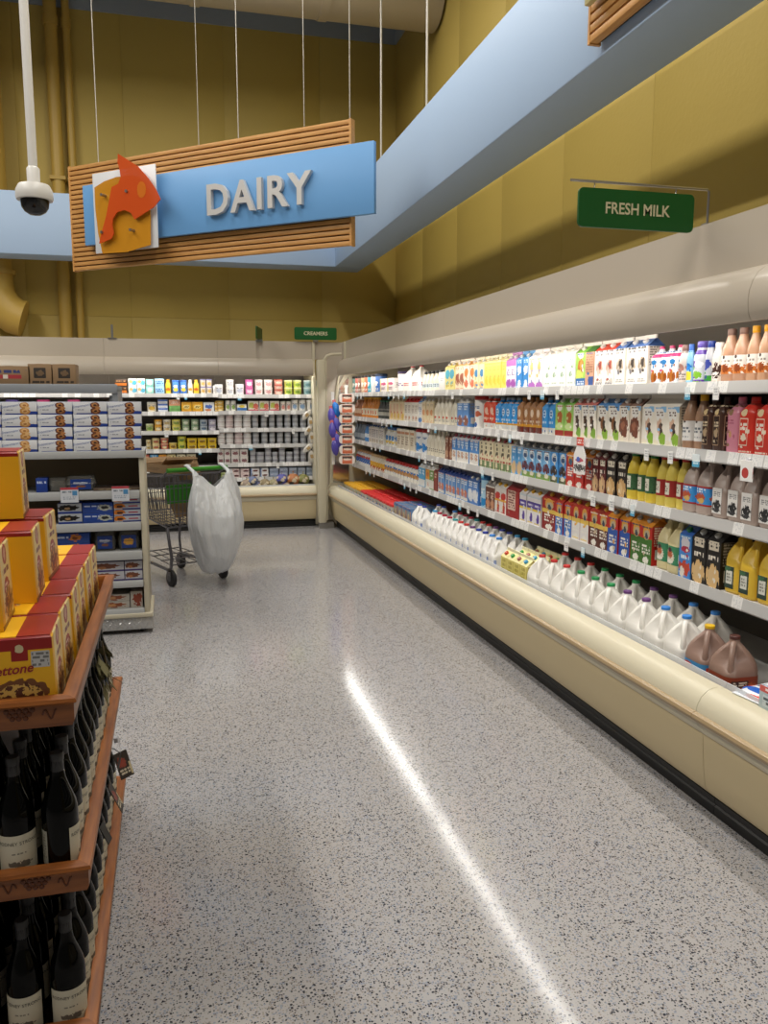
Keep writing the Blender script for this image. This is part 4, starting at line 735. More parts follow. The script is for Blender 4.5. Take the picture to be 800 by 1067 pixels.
# cheese bags, promo card at the camera end of the well
def bag(name, label, cat, loc, w_, d_, h, c, L, rz, group=None, ti=0):
    g = G(); n = 16; rings = []
    for k in range(9):
        a = k/8*math.pi-math.pi/2; q = max(.05, math.cos(a))**.55
        rings.append([(x*q+.004*math.sin(9*x/w_+k), y*q, h/2+h/2*math.sin(a)+.003*math.sin(7*y/d_+2*k)) for x, y, _ in rr(w_, d_, min(w_, d_)*.3, 0, 4)])
    t = thing(name, label, cat, loc, rz, group)
    part('pouch', g.loft(rings), art(name+str(c), c, L, .25), t)
    part('seal', G().box(-w_*.45, w_*.45, -d_/2-.012, -d_*.42, h*.46, h*.5), col(c), t)
    t.rotation_euler[0] = ti
    return t
bag('cheese_bag', 'green bag of shredded cheese lying in the well under the blue bag', 'bag', (2.12, 2.42, WELL), .2, .24, .06, '#2f6f2f', [('e', .5, .6, .4, .24, '#e8e6e0', .8, 5), ('e', .3, .3, .2, .1, '#4f9a3a', .6)], R(-80))
bag('cheese_bag', 'blue and white bag of shredded cheese on top of the green one', 'bag', (2.13, 2.42, WELL+.062), .2, .24, .05, '#dfe4ea', [('r', .5, .12, .6, .16, '#2a62c0'), ('e', .6, .62, .28, .16, '#d8402a', .3), ('t', .4, .4, .3, .08, '#6a7a9a', 2, 6)], R(-84))
bag('cheese_bag', 'second green bag of cheese standing near the promo card', 'bag', (2.13, 2.19, WELL), .2, .2, .16, '#2a6a2c', [('e', .5, .5, .3, .2, '#5a9a3f', .7), ('t', .5, .7, .3, .08, '#d8e0cc', 2, 6)], R(-80))
t = thing('promo_card', 'grey and red price card clipped to the lip of the well', 'sign', (2.0, 2.27, .52), R(-90))
part('card', G().box(-.09, .09, -.004, .0, -.03, .075, c=.001), art('promo', '#a9bcc4', [('r', .5, .9, .5, .12, '#c85a54'), ('t', .5, .9, .34, .06, '#f0e0dc', 1, 7), ('r', .3, .5, .2, .2, '#c4d0d6'), ('t', .3, .5, .18, .14, '#4a5a64', 2, 5), ('r', .76, .5, .2, .2, '#c4d0d6')]), t)
part('clip', G().box(-.02, .02, 0, .006, -.035, .02), CLEAR, t)
t = thing('hanging_promo', 'white jug-shaped promo sign with a red top, hanging from second shelf', 'sign', (2.155, 4.03, 1.275), R(-90))
part('card', G().prism([(-.06, -.085), (.06, -.085), (.065, -.07), (.065, .02), (.03, .07), (-.03, .07), (-.065, .02), (-.065, -.07)], 'y', -.004, 0), art('promo_jug', '#e9e6e4', [('e', .5, .5, .3, .09, '#b84a5a', .7, 8), ('e', .6, .52, .16, .08, '#4a6ac0', .5, 8), ('e', .5, .22, .44, .12, '#4a4648', 1.6, 12)]), t)
part('header', G().box(-.035, .035, -.005, .0, .07, .115), art('promo_head', '#cf4a3c', [('t', .5, .5, .36, .3, '#f4e6e0', 2, 6)]), t)
t = thing('shelf_talker', 'white shelf card with a red round dot at the camera end', 'sign', (2.16, 2.70, 1.33), R(-90))
part('card', G().box(-.035, .035, -.003, 0, -.05, .03), art('talker', '#ecebe8', [('e', .4, .4, .28, .26, '#b8403c', .1)]), t); part('clip', G().box(-.01, .01, 0, .02, 0, .04), CLEAR, t)
# ------------------------------------------------------------------ goods in the back wall cases
CXf = lambda q: .584+(q*.15-3)*.01198
BXf = lambda q: -.709+(110+q*.1625-113)*.0112
YB = OFFB+2.184+.014
def stack(stn, xs, z, n, where, hh, f, vary=0, tops=None):
    st = S[stn]; tot = len(xs)
    for i, (a, b) in enumerate(xs):
        x0, x1 = f(a), f(b); w = round(min(x1-x0, .135)*(1.12 if stn[:2] in ('p_', 'q_') else .98), 3)
        st['w'] = w; st['h'] = hh
        key = (stn, w, hh)
        if key not in CACHE: CACHE[key] = KIND[st['k']](st, w)
        m = n[i] if isinstance(n, (list, tuple)) else n
        d = {'box': st.get('d', .1)}.get(st['k'], w)
        for l in range(m):
            lv = '' if m == 1 else (', bottom of' if l == 0 else ', top of' if l == m-1 else ', middle of')
            pile = (' its stack' if tot == 1 else f' {ORD[i]} stack of {NUM[tot]}') if m > 1 else ('' if tot == 1 else f', {ORD[i]} of {NUM[tot]}')
            place(CACHE[key], st['nm'], ((x0+x1)/2, YB+d/2, z+l*(hh+.0008)), 0, f"{st['desc']}{lv}{pile}, {where}", CAT[st['k']], f"{st['desc']}s, {where}")
def bs(n, desc, k, base, cap, L=(), **kw):
    sty(n, desc, k, base, L, cap=cap, **kw); S[n]['nm'] = {'tub': 'dairy_tub', 'box': 'dairy_box', 'canister': 'dairy_canister', 'slim': 'squeeze_bottle'}[k]
YO = lambda c, d='#8a8a90': [('e', .5, .45, .3, .28, c, .7, 7), ('t', .5, .72, .34, .1, d, 1, 8)]
bs('y_white', 'plain white tub', 'tub', '#e9e7e4', '#ece9e6', YO('#c4c8d0')); bs('y_low', 'low white tub', 'tub', '#e6e6e8', '#d8dade', YO('#b8c0d0'))
bs('y_pink', 'bright pink tub', 'tub', '#d070a8', '#c85a98', YO('#f0dce8', '#f0e0ea')); bs('y_rose', 'white tub with pink dots', 'tub', '#ece2de', '#e4dcd8', YO('#d8a0a0'))
bs('y_red', 'red and cream tub', 'tub', '#d8a090', '#b8503f', YO('#e8d8c8')); bs('y_lime', 'lime green tub', 'tub', '#c4cf5a', '#dfe2b0', YO('#7fa03a')); bs('y_teal', 'grey-teal tub', 'tub', '#8fb0b4', '#b8c4c4', YO('#5a8088'))
W1 = 'top yogurt shelf'
z = SH_C[0][1]
stack('y_low', [(0, 55)], z, 1, W1, .125, CXf); stack('y_white', [(75, 130)], z, 2, W1, .092, CXf)
stack('y_low', [(138, 200)], z, 1, W1+' beside pink', .13, CXf); stack('y_pink', [(206, 262)], z, 2, W1, .092, CXf)
stack('y_rose', [(272, 328), (335, 395)], z, 2, W1, .092, CXf); stack('y_red', [(405, 468)], z, 3, W1, .062, CXf)
stack('y_lime', [(475, 535), (540, 598)], z, 2, W1, .09, CXf); stack('y_teal', [(612, 672), (680, 730)], z, 2, W1, .09, CXf)
W2 = 'second yogurt shelf'; z = SH_C[1][1]
bs('c_yel', 'flat yellow tub', 'tub', '#e4b83a', '#e0c070', YO('#f0e0b0')); bs('c_tall', 'tall white cup with green fruit', 'canister', '#e4e4dc', '#e2e0da', YO('#8fb060'))
bs('c_blue', 'flat white and blue box', 'box', '#e4e2d8', '#fff', [('r', .5, .3, .5, .2, '#3f7ac0'), ('e', .5, .7, .3, .2, '#e0c84a', .5)])
bs('c_fruit', 'white box with mixed fruit', 'box', '#e6e0d2', '#fff', [('e', .35, .55, .28, .3, '#b8bf5a', .9, 6), ('e', .7, .45, .24, .3, '#cf6a5a', .9, 6), ('r', .5, .08, .5, .08, '#cf5a6a')])
bs('c_small', 'small white and pink cup', 'canister', '#e6dcd4', '#e2e0da', YO('#cf8a80')); bs('c_round', 'round white yogurt tub with blue print', 'canister', '#eceae4', '#eeece8', YO('#8aa8c8'))
stack('c_yel', [(0, 60)], z, 3, W2, .042, CXf); stack('c_tall', [(68, 101), (104, 140)], z, 1, W2, .13, CXf); stack('c_blue', [(146, 212)], z, 1, W2, .085, CXf)
stack('c_fruit', [(222, 295), (299, 365), (372, 438)], z, 1, W2, .125, CXf); stack('c_small', [(447, 483), (487, 520)], z, 1, W2, .12, CXf)
stack('c_round', [(522, 571), (574, 629), (632, 680), (683, 730)], z, 1, W2, .14, CXf)
bs('p_white', 'white yogurt cup', 'tub', '#ecebe9', '#e6e4e2', [('r', .5, .45, .5, .07, '#c8b8b8')]); bs('p_blush', 'blush pink yogurt cup', 'tub', '#e4d6d4', '#dcd2d0', [('r', .5, .45, .5, .07, '#b89aa0')])
bs('p_grey', 'grey yogurt cup', 'tub', '#b4b7bb', '#c4c7cb', [('r', .5, .5, .5, .12, '#8a8d94')])
for k, W_, pairs, gx in ((2, 'third', [(12, 60), (68, 118), (127, 180), (187, 240)], [(250, 290), (311, 351), (367, 404), (420, 460), (475, 515), (530, 569), (585, 628), (640, 680)]),
                         (3, 'fourth', [(12, 60), (68, 118), (127, 180), (187, 240)], [(252, 292), (312, 352), (367, 404), (420, 460), (475, 515), (530, 569), (585, 628), (640, 680)])):
    z = SH_C[k][1]; W_ += ' yogurt shelf'
    stack('p_white', [pairs[0], pairs[1], pairs[3]] if k == 3 else [pairs[0], pairs[2], pairs[3]], z, 3, W_, .058, CXf)
    stack('p_blush', [pairs[2]] if k == 3 else [pairs[1]], z, 3, W_, .058, CXf)
    stack('p_grey', gx, z, 3, W_, .058, CXf)
z = SH_C[4][1]; W5 = 'fifth yogurt shelf'
bs('q_white', 'square white tub with berry', 'tub', '#e6e0dc', '#d8d4d0', YO('#8a5a60'), round=0); bs('q_grey', 'tall grey cup', 'tub', '#b0b3b8', '#c0c2c6', [('r', .5, .5, .5, .12, '#8c8894')])
stack('q_white', [(6, 46), (52, 93), (100, 154), (160, 213)], z, 2, W5, .09, CXf)
stack('q_grey', [(230, 268), (275, 326), (334, 376), (384, 421), (432, 473), (484, 526), (535, 573), (584, 626), (640, 682)], z, [3, 2, 3, 2, 3, 2, 3, 3, 3], W5, .066, CXf)
z = SH_C[5][1]; W6 = 'lowest yogurt shelf'
bs('r_pink', 'rosy box with dark fruit', 'box', '#e2cfcc', '#fff', [('e', .6, .45, .3, .22, '#5a2a2c', .7, 6), ('t', .4, .8, .3, .08, '#b88a8a', 1, 7)]); bs('r_blue', 'blue-edged white box with dark fruit', 'box', '#e2e0e0', '#fff', [('e', .55, .45, .3, .22, '#6a3a30', .7, 6), ('r', .06, .5, .06, .5, '#4a76b8')])
bs('r_slate', 'slate grey yogurt pack', 'box', '#8f9cb0', '#fff', [('t', .5, .6, .4, .14, '#c4ccd8', 2, 8)]); bs('r_green', 'low green tub', 'tub', '#8aa04a', '#c8cf9a', YO('#e4e0c8'))
stack('r_green', [(20, 80)], z, 1, W6, .07, CXf); stack('r_pink', [(90, 153), (159, 219)], z, 2, W6, .058, CXf); stack('r_blue', [(229, 291), (297, 353)], z, 2, W6, .058, CXf)
stack('r_slate', [(360, 425), (430, 490), (497, 555), (560, 615), (622, 680), (685, 735)], z, 2, W6, .058, CXf)
# netted cheese balls in the well of the yogurt case
for i, (q, zz, r_, c, lb) in enumerate(((195, .02, .075, '#8a7a6a', 'brown'), (235, .07, .07, '#5f6a8c', 'blue-grey'), (270, .02, .06, '#4a5074', 'dark blue'), (320, .03, .07, '#7f7050', 'olive brown'), (382, .035, .065, '#8c8462', 'tan'), (440, .08, .075, '#4f4f94', 'violet blue'), (462, .01, .065, '#a08a78', 'pinkish tan'), (520, .06, .085, '#a5683a', 'orange brown'), (592, .06, .08, '#74743a', 'olive green'))):
    m = art('net_'+lb, c, [('e', .5, .5, .16, .16, '#c0b49c', .7, 8), ('e', .3, .3, .2, .12, '#3a342c', .8, 10), ('e', .7, .7, .12, .1, '#c8b898', .8, 9)], .5)
    t = thing('cheese_ball', f'{lb} netted bag in the yogurt case well, {ORD[i]} from the butter', 'bag', (CXf(q), OFFB+2.12, WELL), group='netted bags in the yogurt case well')
    g = G(); g.lathe([(r_*math.sin(k/10*math.pi)+.001, zz+r_*(1-math.cos(k/10*math.pi))) for k in range(11)], n=16); part('bag', g, m, t)
    part('knot', G().lathe([(.012, zz+2*r_-.008), (.006, zz+2*r_+.01), (.012, zz+2*r_+.028)], n=8), m, t)
# butter case
bs('b_dark', 'dark brown and orange carton', 'box', '#4a3426', '#fff', [('r', .5, .3, .5, .18, '#d0762f'), ('t', .5, .75, .4, .1, '#b88a5a', 1, 6)], d=.11)
bs('b_cyan', 'white and cyan butter carton', 'box', '#e2e6e4', '#fff', [('e', .7, .45, .3, .3, '#58b0d0', .8, 6), ('e', .3, .6, .24, .2, '#e0b070', .6)])
bs('b_teal', 'mint green pack', 'box', '#8fcfc4', '#fff', [('e', .5, .5, .3, .3, '#e6e4d8', .8)]); bs('b_blue', 'pale blue pack', 'box', '#9cc8e4', '#fff', [('t', .5, .5, .4, .24, '#4a7ab8', 2, 6)])
bs('b_ybot', 'yellow squeeze bottle', 'slim', '#e8c63a', '#e0b020', [('e', .5, .35, .4, .12, '#c86a2a', .5)]); bs('b_btub', 'blue spread bottle with yellow spot', 'canister', '#3f7fd0', '#3a70c4', [('e', .5, .35, .34, .16, '#e6cf4a', .5), ('e', .5, .62, .3, .12, '#e8eef4', .4)])
bs('b_wbot', 'white squeeze bottle', 'slim', '#e8e2d0', '#eceae6', [('e', .5, .35, .4, .12, '#d8a03a', .5)]); bs('b_lav', 'white and lavender tub', 'tub', '#e2d8c8', '#8a86b8', YO('#d8b060'))
bs('b_low', 'low white carton', 'box', '#e6e4e0', '#fff', [('t', .5, .5, .3, .2, '#a0a0a8', 2, 6)])
Z = SH_B[0][1]; W_ = 'top butter shelf'
stack('b_dark', [(66, 146)], Z, 2, W_, .085, BXf); stack('b_cyan', [(152, 204), (206, 258)], Z, 2, W_, .09, BXf); stack('b_teal', [(262, 312)], Z, 2, W_, .086, BXf)
stack('b_blue', [(320, 380)], Z, 2, W_, .09, BXf); stack('b_ybot', [(386, 422), (568, 606)], Z, 1, W_, .17, BXf); stack('b_btub', [(430, 476), (480, 526)], Z, 1, W_, .165, BXf)
stack('b_wbot', [(532, 564)], Z, 1, W_, .17, BXf); stack('b_lav', [(612, 651), (654, 691)], Z, 2, W_, .088, BXf); stack('b_low', [(698, 712)], Z, 1, W_, .1, BXf)
bs('d_cream', 'white tub with yellow fruit', 'tub', '#e4dcc8', '#dcd8cc', YO('#d8b04a')); bs('d_blue', 'blue and white pack', 'box', '#d8dce4', '#fff', [('r', .5, .75, .5, .2, '#4a6ab0')])
bs('d_green', 'green box with rosy band', 'box', '#7fb86a', '#fff', [('r', .5, .75, .5, .24, '#d89a7a'), ('t', .5, .75, .3, .1, '#f0e4d4', 2, 6)]); bs('d_yel', 'golden yellow butter box', 'box', '#e2a92a', '#fff', [('e', .5, .5, .34, .22, '#e8d48a', .5), ('t', .5, .5, .26, .12, '#7a5a2a', 2, 6)])
bs('d_sky', 'white butter box with blue script', 'box', '#dfe2e4', '#fff', [('e', .5, .55, .36, .2, '#4a6ab0', .7), ('e', .4, .2, .3, .12, '#d88a5a', .6)]); bs('d_slim', 'flat gold pack', 'box', '#e0b040', '#fff', [('r', .5, .5, .5, .12, '#efe4c4')])
Z = SH_B[1][1]; W_ = 'second butter shelf'
stack('d_cream', [(262, 328)], Z, 1, W_, .12, BXf); stack('d_blue', [(334, 398)], Z, 3, W_, .05, BXf); stack('d_green', [(404, 481)], Z, 1, W_, .15, BXf)
stack('d_yel', [(486, 553), (556, 626)], Z, 1, W_, .12, BXf); stack('d_sky', [(630, 702)], Z, 1, W_, .115, BXf); stack('d_slim', [(706, 718)], Z, 3, W_, .04, BXf)
for n, dsc, c, cp, q in (('e_low', 'low pale green tub', '#b8c480', '#d8dcb8', '#7a9a4a'), ('e_org', 'orange and cream tub', '#e4b85a', '#e09a2a', '#f0e4c4'), ('e_cream', 'cream white tub', '#e6e0cc', '#e2dfd6', '#c8b07a'), ('e_lime', 'yellow-green tub', '#e0d87a', '#d8cf60', '#8aa04a'), ('e_sage', 'sage green tub', '#9aaf8c', '#7a937a', '#dfe2d0'), ('e_slate', 'slate blue tub', '#b4c0c8', '#8a98a8', '#5a708a'), ('e_lav', 'lavender tub', '#c0bccc', '#9a98b4', '#e4e0e8'),
                          ('f_cream', 'cream and tan tub', '#e0d4b0', '#dcc890', '#b89a5a'), ('f_buff', 'buff tub with red print', '#e4d49a', '#e0cf9a', '#b86a4a'), ('f_red', 'brick red tub', '#cf6a5a', '#e0c0a0', '#e8d8a8'), ('f_gold', 'gold tub', '#e0c04a', '#e4d080', '#8a6a2a'), ('f_lime', 'bright lime tub', '#d8d44a', '#c8cf5a', '#6a8a3a'), ('f_yel', 'square yellow tub', '#e4c22a', '#d8b82a', '#8a6a1a')):
    bs(n, dsc, 'tub', c, cp, YO(q), round=0 if n == 'f_yel' else 1)
Z = SH_B[2][1]; W_ = 'third butter shelf'
stack('e_low', [(250, 302)], Z, 1, W_, .09, BXf)
for n, a, b in (('e_org', 306, 357), ('e_cream', 362, 413), ('e_lime', 418, 478), ('e_slate', 601, 656), ('e_lav', 659, 712)): stack(n, [(a, b)], Z, 2, W_, .07, BXf)
stack('e_sage', [(484, 537), (544, 597)], Z, 2, W_, .072, BXf)
Z = SH_B[3][1]; W_ = 'fourth butter shelf'
stack('f_cream', [(248, 282)], Z, 2, W_, .06, BXf); stack('f_buff', [(285, 338)], Z, 2, W_, .068, BXf); stack('f_red', [(342, 394)], Z, 2, W_, .07, BXf); stack('f_gold', [(396, 449)], Z, 1, W_, .08, BXf)
stack('f_lime', [(452, 510)], Z, 2, W_, .078, BXf); stack('f_yel', [(514, 581), (584, 647), (650, 711)], Z, 2, W_, .066, BXf)
for n, dsc, c, q in (('g_red', 'red pack', '#c85a44', '#e0d0b0'), ('g_blue', 'bright blue pack', '#4a9ad0', '#e0e8ec'), ('g_org', 'orange pack', '#e09a2a', '#c85a2a'), ('g_yel', 'gold-topped pack', '#d8c890', '#5a4a2a'), ('g_beige', 'beige pack', '#d0c8a8', '#6a5a3a'), ('g_tan', 'tan pack', '#c4bc9a', '#6a5a3a')):
    bs(n, dsc, 'box', c, '#fff', [('e', .5, .5, .3, .2, q, .7), ('t', .5, .82, .34, .08, q, 1, 7)])
Z = SH_B[4][1]; W_ = 'fifth butter shelf'
for n, a, b in (('g_red', 246, 266), ('g_blue', 272, 324), ('g_org', 328, 378), ('g_yel', 382, 437), ('g_beige', 444, 503), ('g_tan', 510, 570)): stack(n, [(a, b)], Z, 2 if n in ('g_blue',) else 1, W_, .075 if n == 'g_blue' else .15, BXf)
# goods seen over the cookie boxes
BX2 = lambda u: -.709+(u-113)*.0112
for n, dsc, c, q, a, b in (('h_grey', 'grey pack', '#8a8480', '#c0b8b0', 1, 10), ('h_purple', 'purple snack pack', '#4f3a8c', '#d8c0d8', 12, 26), ('h_pink', 'hot pink snack pack', '#cf2f78', '#e8c0a0', 42, 56), ('h_rose', 'white and rose snack pack', '#d84a86', '#f0e0e4', 72, 86), ('h_dun', 'dun grey pack', '#86807a', '#b8b0a8', 90, 107)):
    bs(n, dsc, 'box', c, '#fff', [('e', .5, .55, .4, .24, q, .8)])
    stack(n, [(a, b)], SH_B[1][1], 1, 'seen above the cookie boxes', .15 if n in ('h_pink', 'h_rose', 'h_purple') else .11, BX2)
# clip strips
CARD = pbr('strip_white', '#d8d6d2', .5)
def clip_strip(name, label, loc, rz, items, pitch, length):
    t = thing(name, label, 'clip strip', loc, rz)
    part('strip', G().box(-.018, .018, 0, .002, -length, .06), CARD, t); part('hook', G().box(-.02, .02, -.004, .03, .05, .075), CARD, t)
    return t
clip_strip('clip_strip', 'white clip strip hung at the far end of the long case', (2.045, 9.62, 1.68), 0, 7, .12, .86)
pk = [('tray', G().loft([[(p[0], y, p[1]) for p in rr(.19, .105, .04, 0, 4)] for y in (.0, -.02, -.028)]).mesh('tray', pbr('pack_white', '#e8e2da', .35)), None),
      ('label', G().box(-.06, .06, -.031, -.029, -.045, .045).mesh('label', art('pack_label', '#d88a6a', [('r', .5, .8, .5, .14, '#4a3a34'), ('e', .5, .55, .4, .14, '#e8dccc', .6), ('r', .5, .14, .5, .16, '#cf6a44')])), 0)]
for i in range(7):
    place(pk, 'snack_pack', (2.045, 9.615-.012*(i % 2), 1.60-i*.122), random.uniform(-.06, .06), f'white tray pack on the clip strip, {ORD[i]} from the top', 'pack', 'tray packs on the long case clip strip')
clip_strip('clip_strip', 'clip strip of purple pouches beside the corner post', (1.905, 9.74, 1.60), 0, 7, .1, .8)
PP = [((1.935, 1.475), 25, '#2a7fd8', 'bright blue'), ((1.875, 1.40), 8, '#5a50b4', 'violet'), ((1.945, 1.29), 32, '#5a55b8', 'pale violet'), ((1.88, 1.23), 6, '#544aa8', 'deep violet'), ((1.95, 1.10), 34, '#544ca8', 'dull violet'), ((1.905, 1.02), 14, '#4c4498', 'dark violet')]
for i, ((x, z), an, c, lb) in enumerate(PP):
    g = G(); rings = []
    for k in range(9):
        a = k/8; q = math.sin(math.pi*a)**.45 if 0 < a < 1 else .15
        rings.append([(px_*q, py_*q, .085-a*.19) for px_, py_, _ in rr(.085, .055, .02, 0, 3)])
    t = thing('snack_pouch', f'{lb} pouch on the clip strip by the corner post, {ORD[i]} from the top', 'pouch', (x, 9.70-.012*i, z), 0, 'pouches on the corner clip strip')
    part('pouch', g.loft(rings), pbr('pouch'+c, c, .25), t); part('header', G().box(-.02, .02, -.003, .003, .07, .11), pbr('header_card', '#c8646a', .5), t)
    t.rotation_euler[1] = R(-an*.6)
clip_strip('clip_strip', 'clip strip of white twists on the yogurt case', (1.70, OFFB+2.15, 1.50), 0, 6, .1, .75)
for i, (x, z, an) in enumerate(((1.665, 1.39, 40), (1.715, 1.30, -12), (1.685, 1.20, 35), (1.725, 1.11, -5), (1.675, .975, 50), (1.72, .87, -8))):
    g = G(); rings = []
    for k in range(9):
        a = k/8; q = .25+.75*math.sin(math.pi*a)**.6
        rings.append([(px_*q, py_*q, .075-a*.15) for px_, py_, _ in rr(.07, .04, .018, 0, 3)])
    t = thing('cheese_twist', f'white wrapped twist on the yogurt case clip strip, {ORD[i]} from the top', 'pouch', (x, OFFB+2.125-.004*i, z), 0, 'twists on the yogurt case clip strip')
    part('wrapper', g.loft(rings), pbr('twist_white', '#cfccc4', .35), t); part('sticker', G().box(-.018, .018, -.024, -.018, -.02, .025), pbr('twist_tan', '#b89a6a', .5), t)
    t.rotation_euler[1] = R(an)

# ------------------------------------------------------------------ shopping cart with bag and cardboard
CART = Matrix.Translation((.17, 7.235, 0)) @ Matrix.Rotation(R(27), 4, 'Z')
CHR = pbr('cart_chrome', '#77757a', .3, .85); GRN = pbr('cart_green', '#3a8a22', .35); RUB = pbr('wheel_rubber', '#17171a', .5); HUB = pbr('wheel_hub', '#55555a', .4)
ct = thing('shopping_cart', 'wire shopping cart with green handle near the back case', 'shopping cart', (.17, 7.235, 0), R(27))
rim = [(-.27, -.02, .95), (.27, -.02, .95), (.23, .82, .88), (-.23, .82, .88)]; bot = [(-.24, .02, .50), (.24, .02, .50), (.19, .72, .56), (-.19, .72, .56)]
def lerp(a, b, t): return tuple(a[i]+(b[i]-a[i])*t for i in range(3))
for nm, i, j, nv, nh in (('basket_back', 0, 1, 13, 4), ('basket_side', 1, 2, 17, 4), ('basket_front', 2, 3, 11, 4), ('basket_side', 3, 0, 17, 4)):
    g = G()
    for k in range(nv+1): g.tube([lerp(rim[i], rim[j], k/nv), lerp(bot[i], bot[j], k/nv)], .0047, n=5)
    for k in range(nh+1):
        a, b = lerp(rim[i], bot[i], k/nh), lerp(rim[j], bot[j], k/nh); g.tube([a, b], .007 if k in (0, nh) else .0042, n=6)
    part(nm, g, CHR, ct)
g = G()
for k in range(10): g.tube([lerp(bot[0], bot[1], k/9), lerp(bot[3], bot[2], k/9)], .0035, n=5)
for k in range(7): g.tube([lerp(bot[0], bot[3], k/6), lerp(bot[1], bot[2], k/6)], .0035, n=5)
part('basket_floor', g, CHR, ct)
hd = part('handle', G().tube([(-.285, -.10, 1.0), (.285, -.10, 1.0)], .019, n=12), GRN, ct)
for s_ in (-1, 1): part('handle_bracket', G().tube([(s_*.268, -.10, 1.0), (s_*.27, -.02, .96), (s_*.26, .05, .93)], .010, n=8), CHR, hd)
part('child_seat_flap', G().prism([(-.21, .70), (.21, .70), (.22, .86), (-.22, .86)], 'y', .05, .06), GRN, ct)
for s_ in (-1, 1):
    part('leg', G().tube([(s_*.24, .02, .50), (s_*.245, .0, .44), (s_*.25, -.06, .25), (s_*.255, -.05, .16), (s_*.25, .02, .135), (s_*.19, .62, .135)], .014, n=8), CHR, ct)
    part('front_leg', G().tube([(s_*.19, .60, .56), (s_*.19, .64, .3), (s_*.19, .62, .135)], .012, n=8), CHR, ct)
g = G()
for k in range(6): g.tube([(-.22+.44*k/5, .0, .17), (-.17+.34*k/5, .62, .2)], .0045, n=5)
for k in range(4): g.tube([(-.225+.014*k, .02+.2*k, .17+.01*k), (.225-.014*k, .02+.2*k, .17+.01*k)], .006, n=5)
part('lower_rack', g, CHR, ct)
for x, y in ((-.25, -.03), (.25, -.03), (-.18, .62), (.18, .62)):
    cs = part('caster', G().box(-.022, -.017, -.035, .03, .055, .125).box(.017, .022, -.035, .03, .055, .125).box(-.022, .022, -.03, .03, .118, .128).lathe([(.014, .125), (.014, .15)], n=10), CHR, ct, (x, y, 0))
    w_ = part('wheel', G().tube([(-.017, -.012, .071), (-.0145, -.012, .071), (.0145, -.012, .071), (.017, -.012, .071)], [.064, .071, .071, .064], n=24), RUB, cs)
    part('hub', G().tube([(-.0235, -.012, .071), (.0235, -.012, .071)], .026, n=14), HUB, cs)
CB = art('cardboard', '#8f7352', [('e', .4, .4, .3, .2, '#7f6648', .9, 4)], .7)
def flap(label, pts, th=.012, tilt=0, group=None):
    t = thing('cardboard_piece', label, 'cardboard', CART @ Vector(pts[0]), R(27)+pts[1], group)
    w_, h_ = pts[2]
    g = part('sheet', G().box(-w_/2, w_/2, -.006, .006, -h_/2, h_/2, c=.002).box(-w_/2, w_/2, -.02, -.006, h_/2-.012, h_/2), CB, t)
    t.rotation_euler[0] = tilt
    if len(pts) > 3: part('print', G().box(-w_*.3, w_*.3, -.0075, -.006, -h_*.1, h_*.2), art('card_print', '#8f7352', [('t', .5, .5, .45, .45, '#a8302a', 2, 6)], .7), t)
    return t
t = thing('cardboard_carton', 'shallow open brown carton lying across the cart basket', 'carton', CART @ Vector((-.07, .24, .957)), R(27)+.12)
part('bottom', G().box(-.15, .15, -.16, .16, 0, .006), CB, t)
for nm, a_, b_, c_, d_ in (('side', -.15, .15, -.16, -.154), ('side', -.15, .15, .154, .16), ('side', -.15, -.144, -.154, .154), ('side', .144, .15, -.154, .154)): part(nm, G().box(a_, b_, c_, d_, .006, .075), CB, t)
fl = part('flap', G().prism([(.16, .075), (.235, .115), (.233, .12), (.156, .08)], 'x', -.148, .148), CB, t)
flap('pale cardboard flap lying over the brown carton in the cart', ((.03, .30, 1.045), -.2, (.26, .2)), tilt=R(68))
flap('printed cardboard sheet with red lettering sticking up in the cart', ((.16, .36, .96), .05, (.22, .2), 1), tilt=R(-24))
flap('brown cardboard sheet low inside the cart basket', ((.02, .16, .66), .25, (.34, .2)), tilt=R(-30))
# translucent bag tied to the handle
BAGM = D.materials.new('bag_film'); BAGM.use_nodes = True
t_ = BAGM.node_tree; b_ = t_.nodes['Principled BSDF']; b_.inputs['Base Color'].default_value = (.70, .72, .74, 1); b_.inputs['Roughness'].default_value = .28; b_.inputs['Alpha'].default_value = .86
b_.inputs['Specular IOR Level'].default_value = .7
try: b_.inputs['Subsurface Weight'].default_value = .0; b_.inputs['Transmission Weight'].default_value = 0
except KeyError: pass
tc_ = nd(t_, 'ShaderNodeTexCoord'); mp_ = nd(t_, 'ShaderNodeMapping'); mp_.inputs['Scale'].default_value = (9, 9, 3); nz_ = nd(t_, 'ShaderNodeTexNoise'); nz_.inputs['Scale'].default_value = 3; nz_.inputs['Detail'].default_value = 5; nz_.inputs['Distortion'].default_value = .6
t_.links.new(tc_.outputs['Object'], mp_.inputs[0]); t_.links.new(mp_.outputs[0], nz_.inputs['Vector']); bp_ = nd(t_, 'ShaderNodeBump'); bp_.inputs['Strength'].default_value = .55; bp_.inputs['Distance'].default_value = .03
t_.links.new(nz_.outputs[0], bp_.inputs['Height']); t_.links.new(bp_.outputs[0], b_.inputs['Normal'])
bagt = thing('plastic_bag', 'big translucent white plastic bag tied to the cart handle', 'bag', CART @ Vector((.055, -.26, 0)), R(24))
N, Kk = 120, 44
rings = []
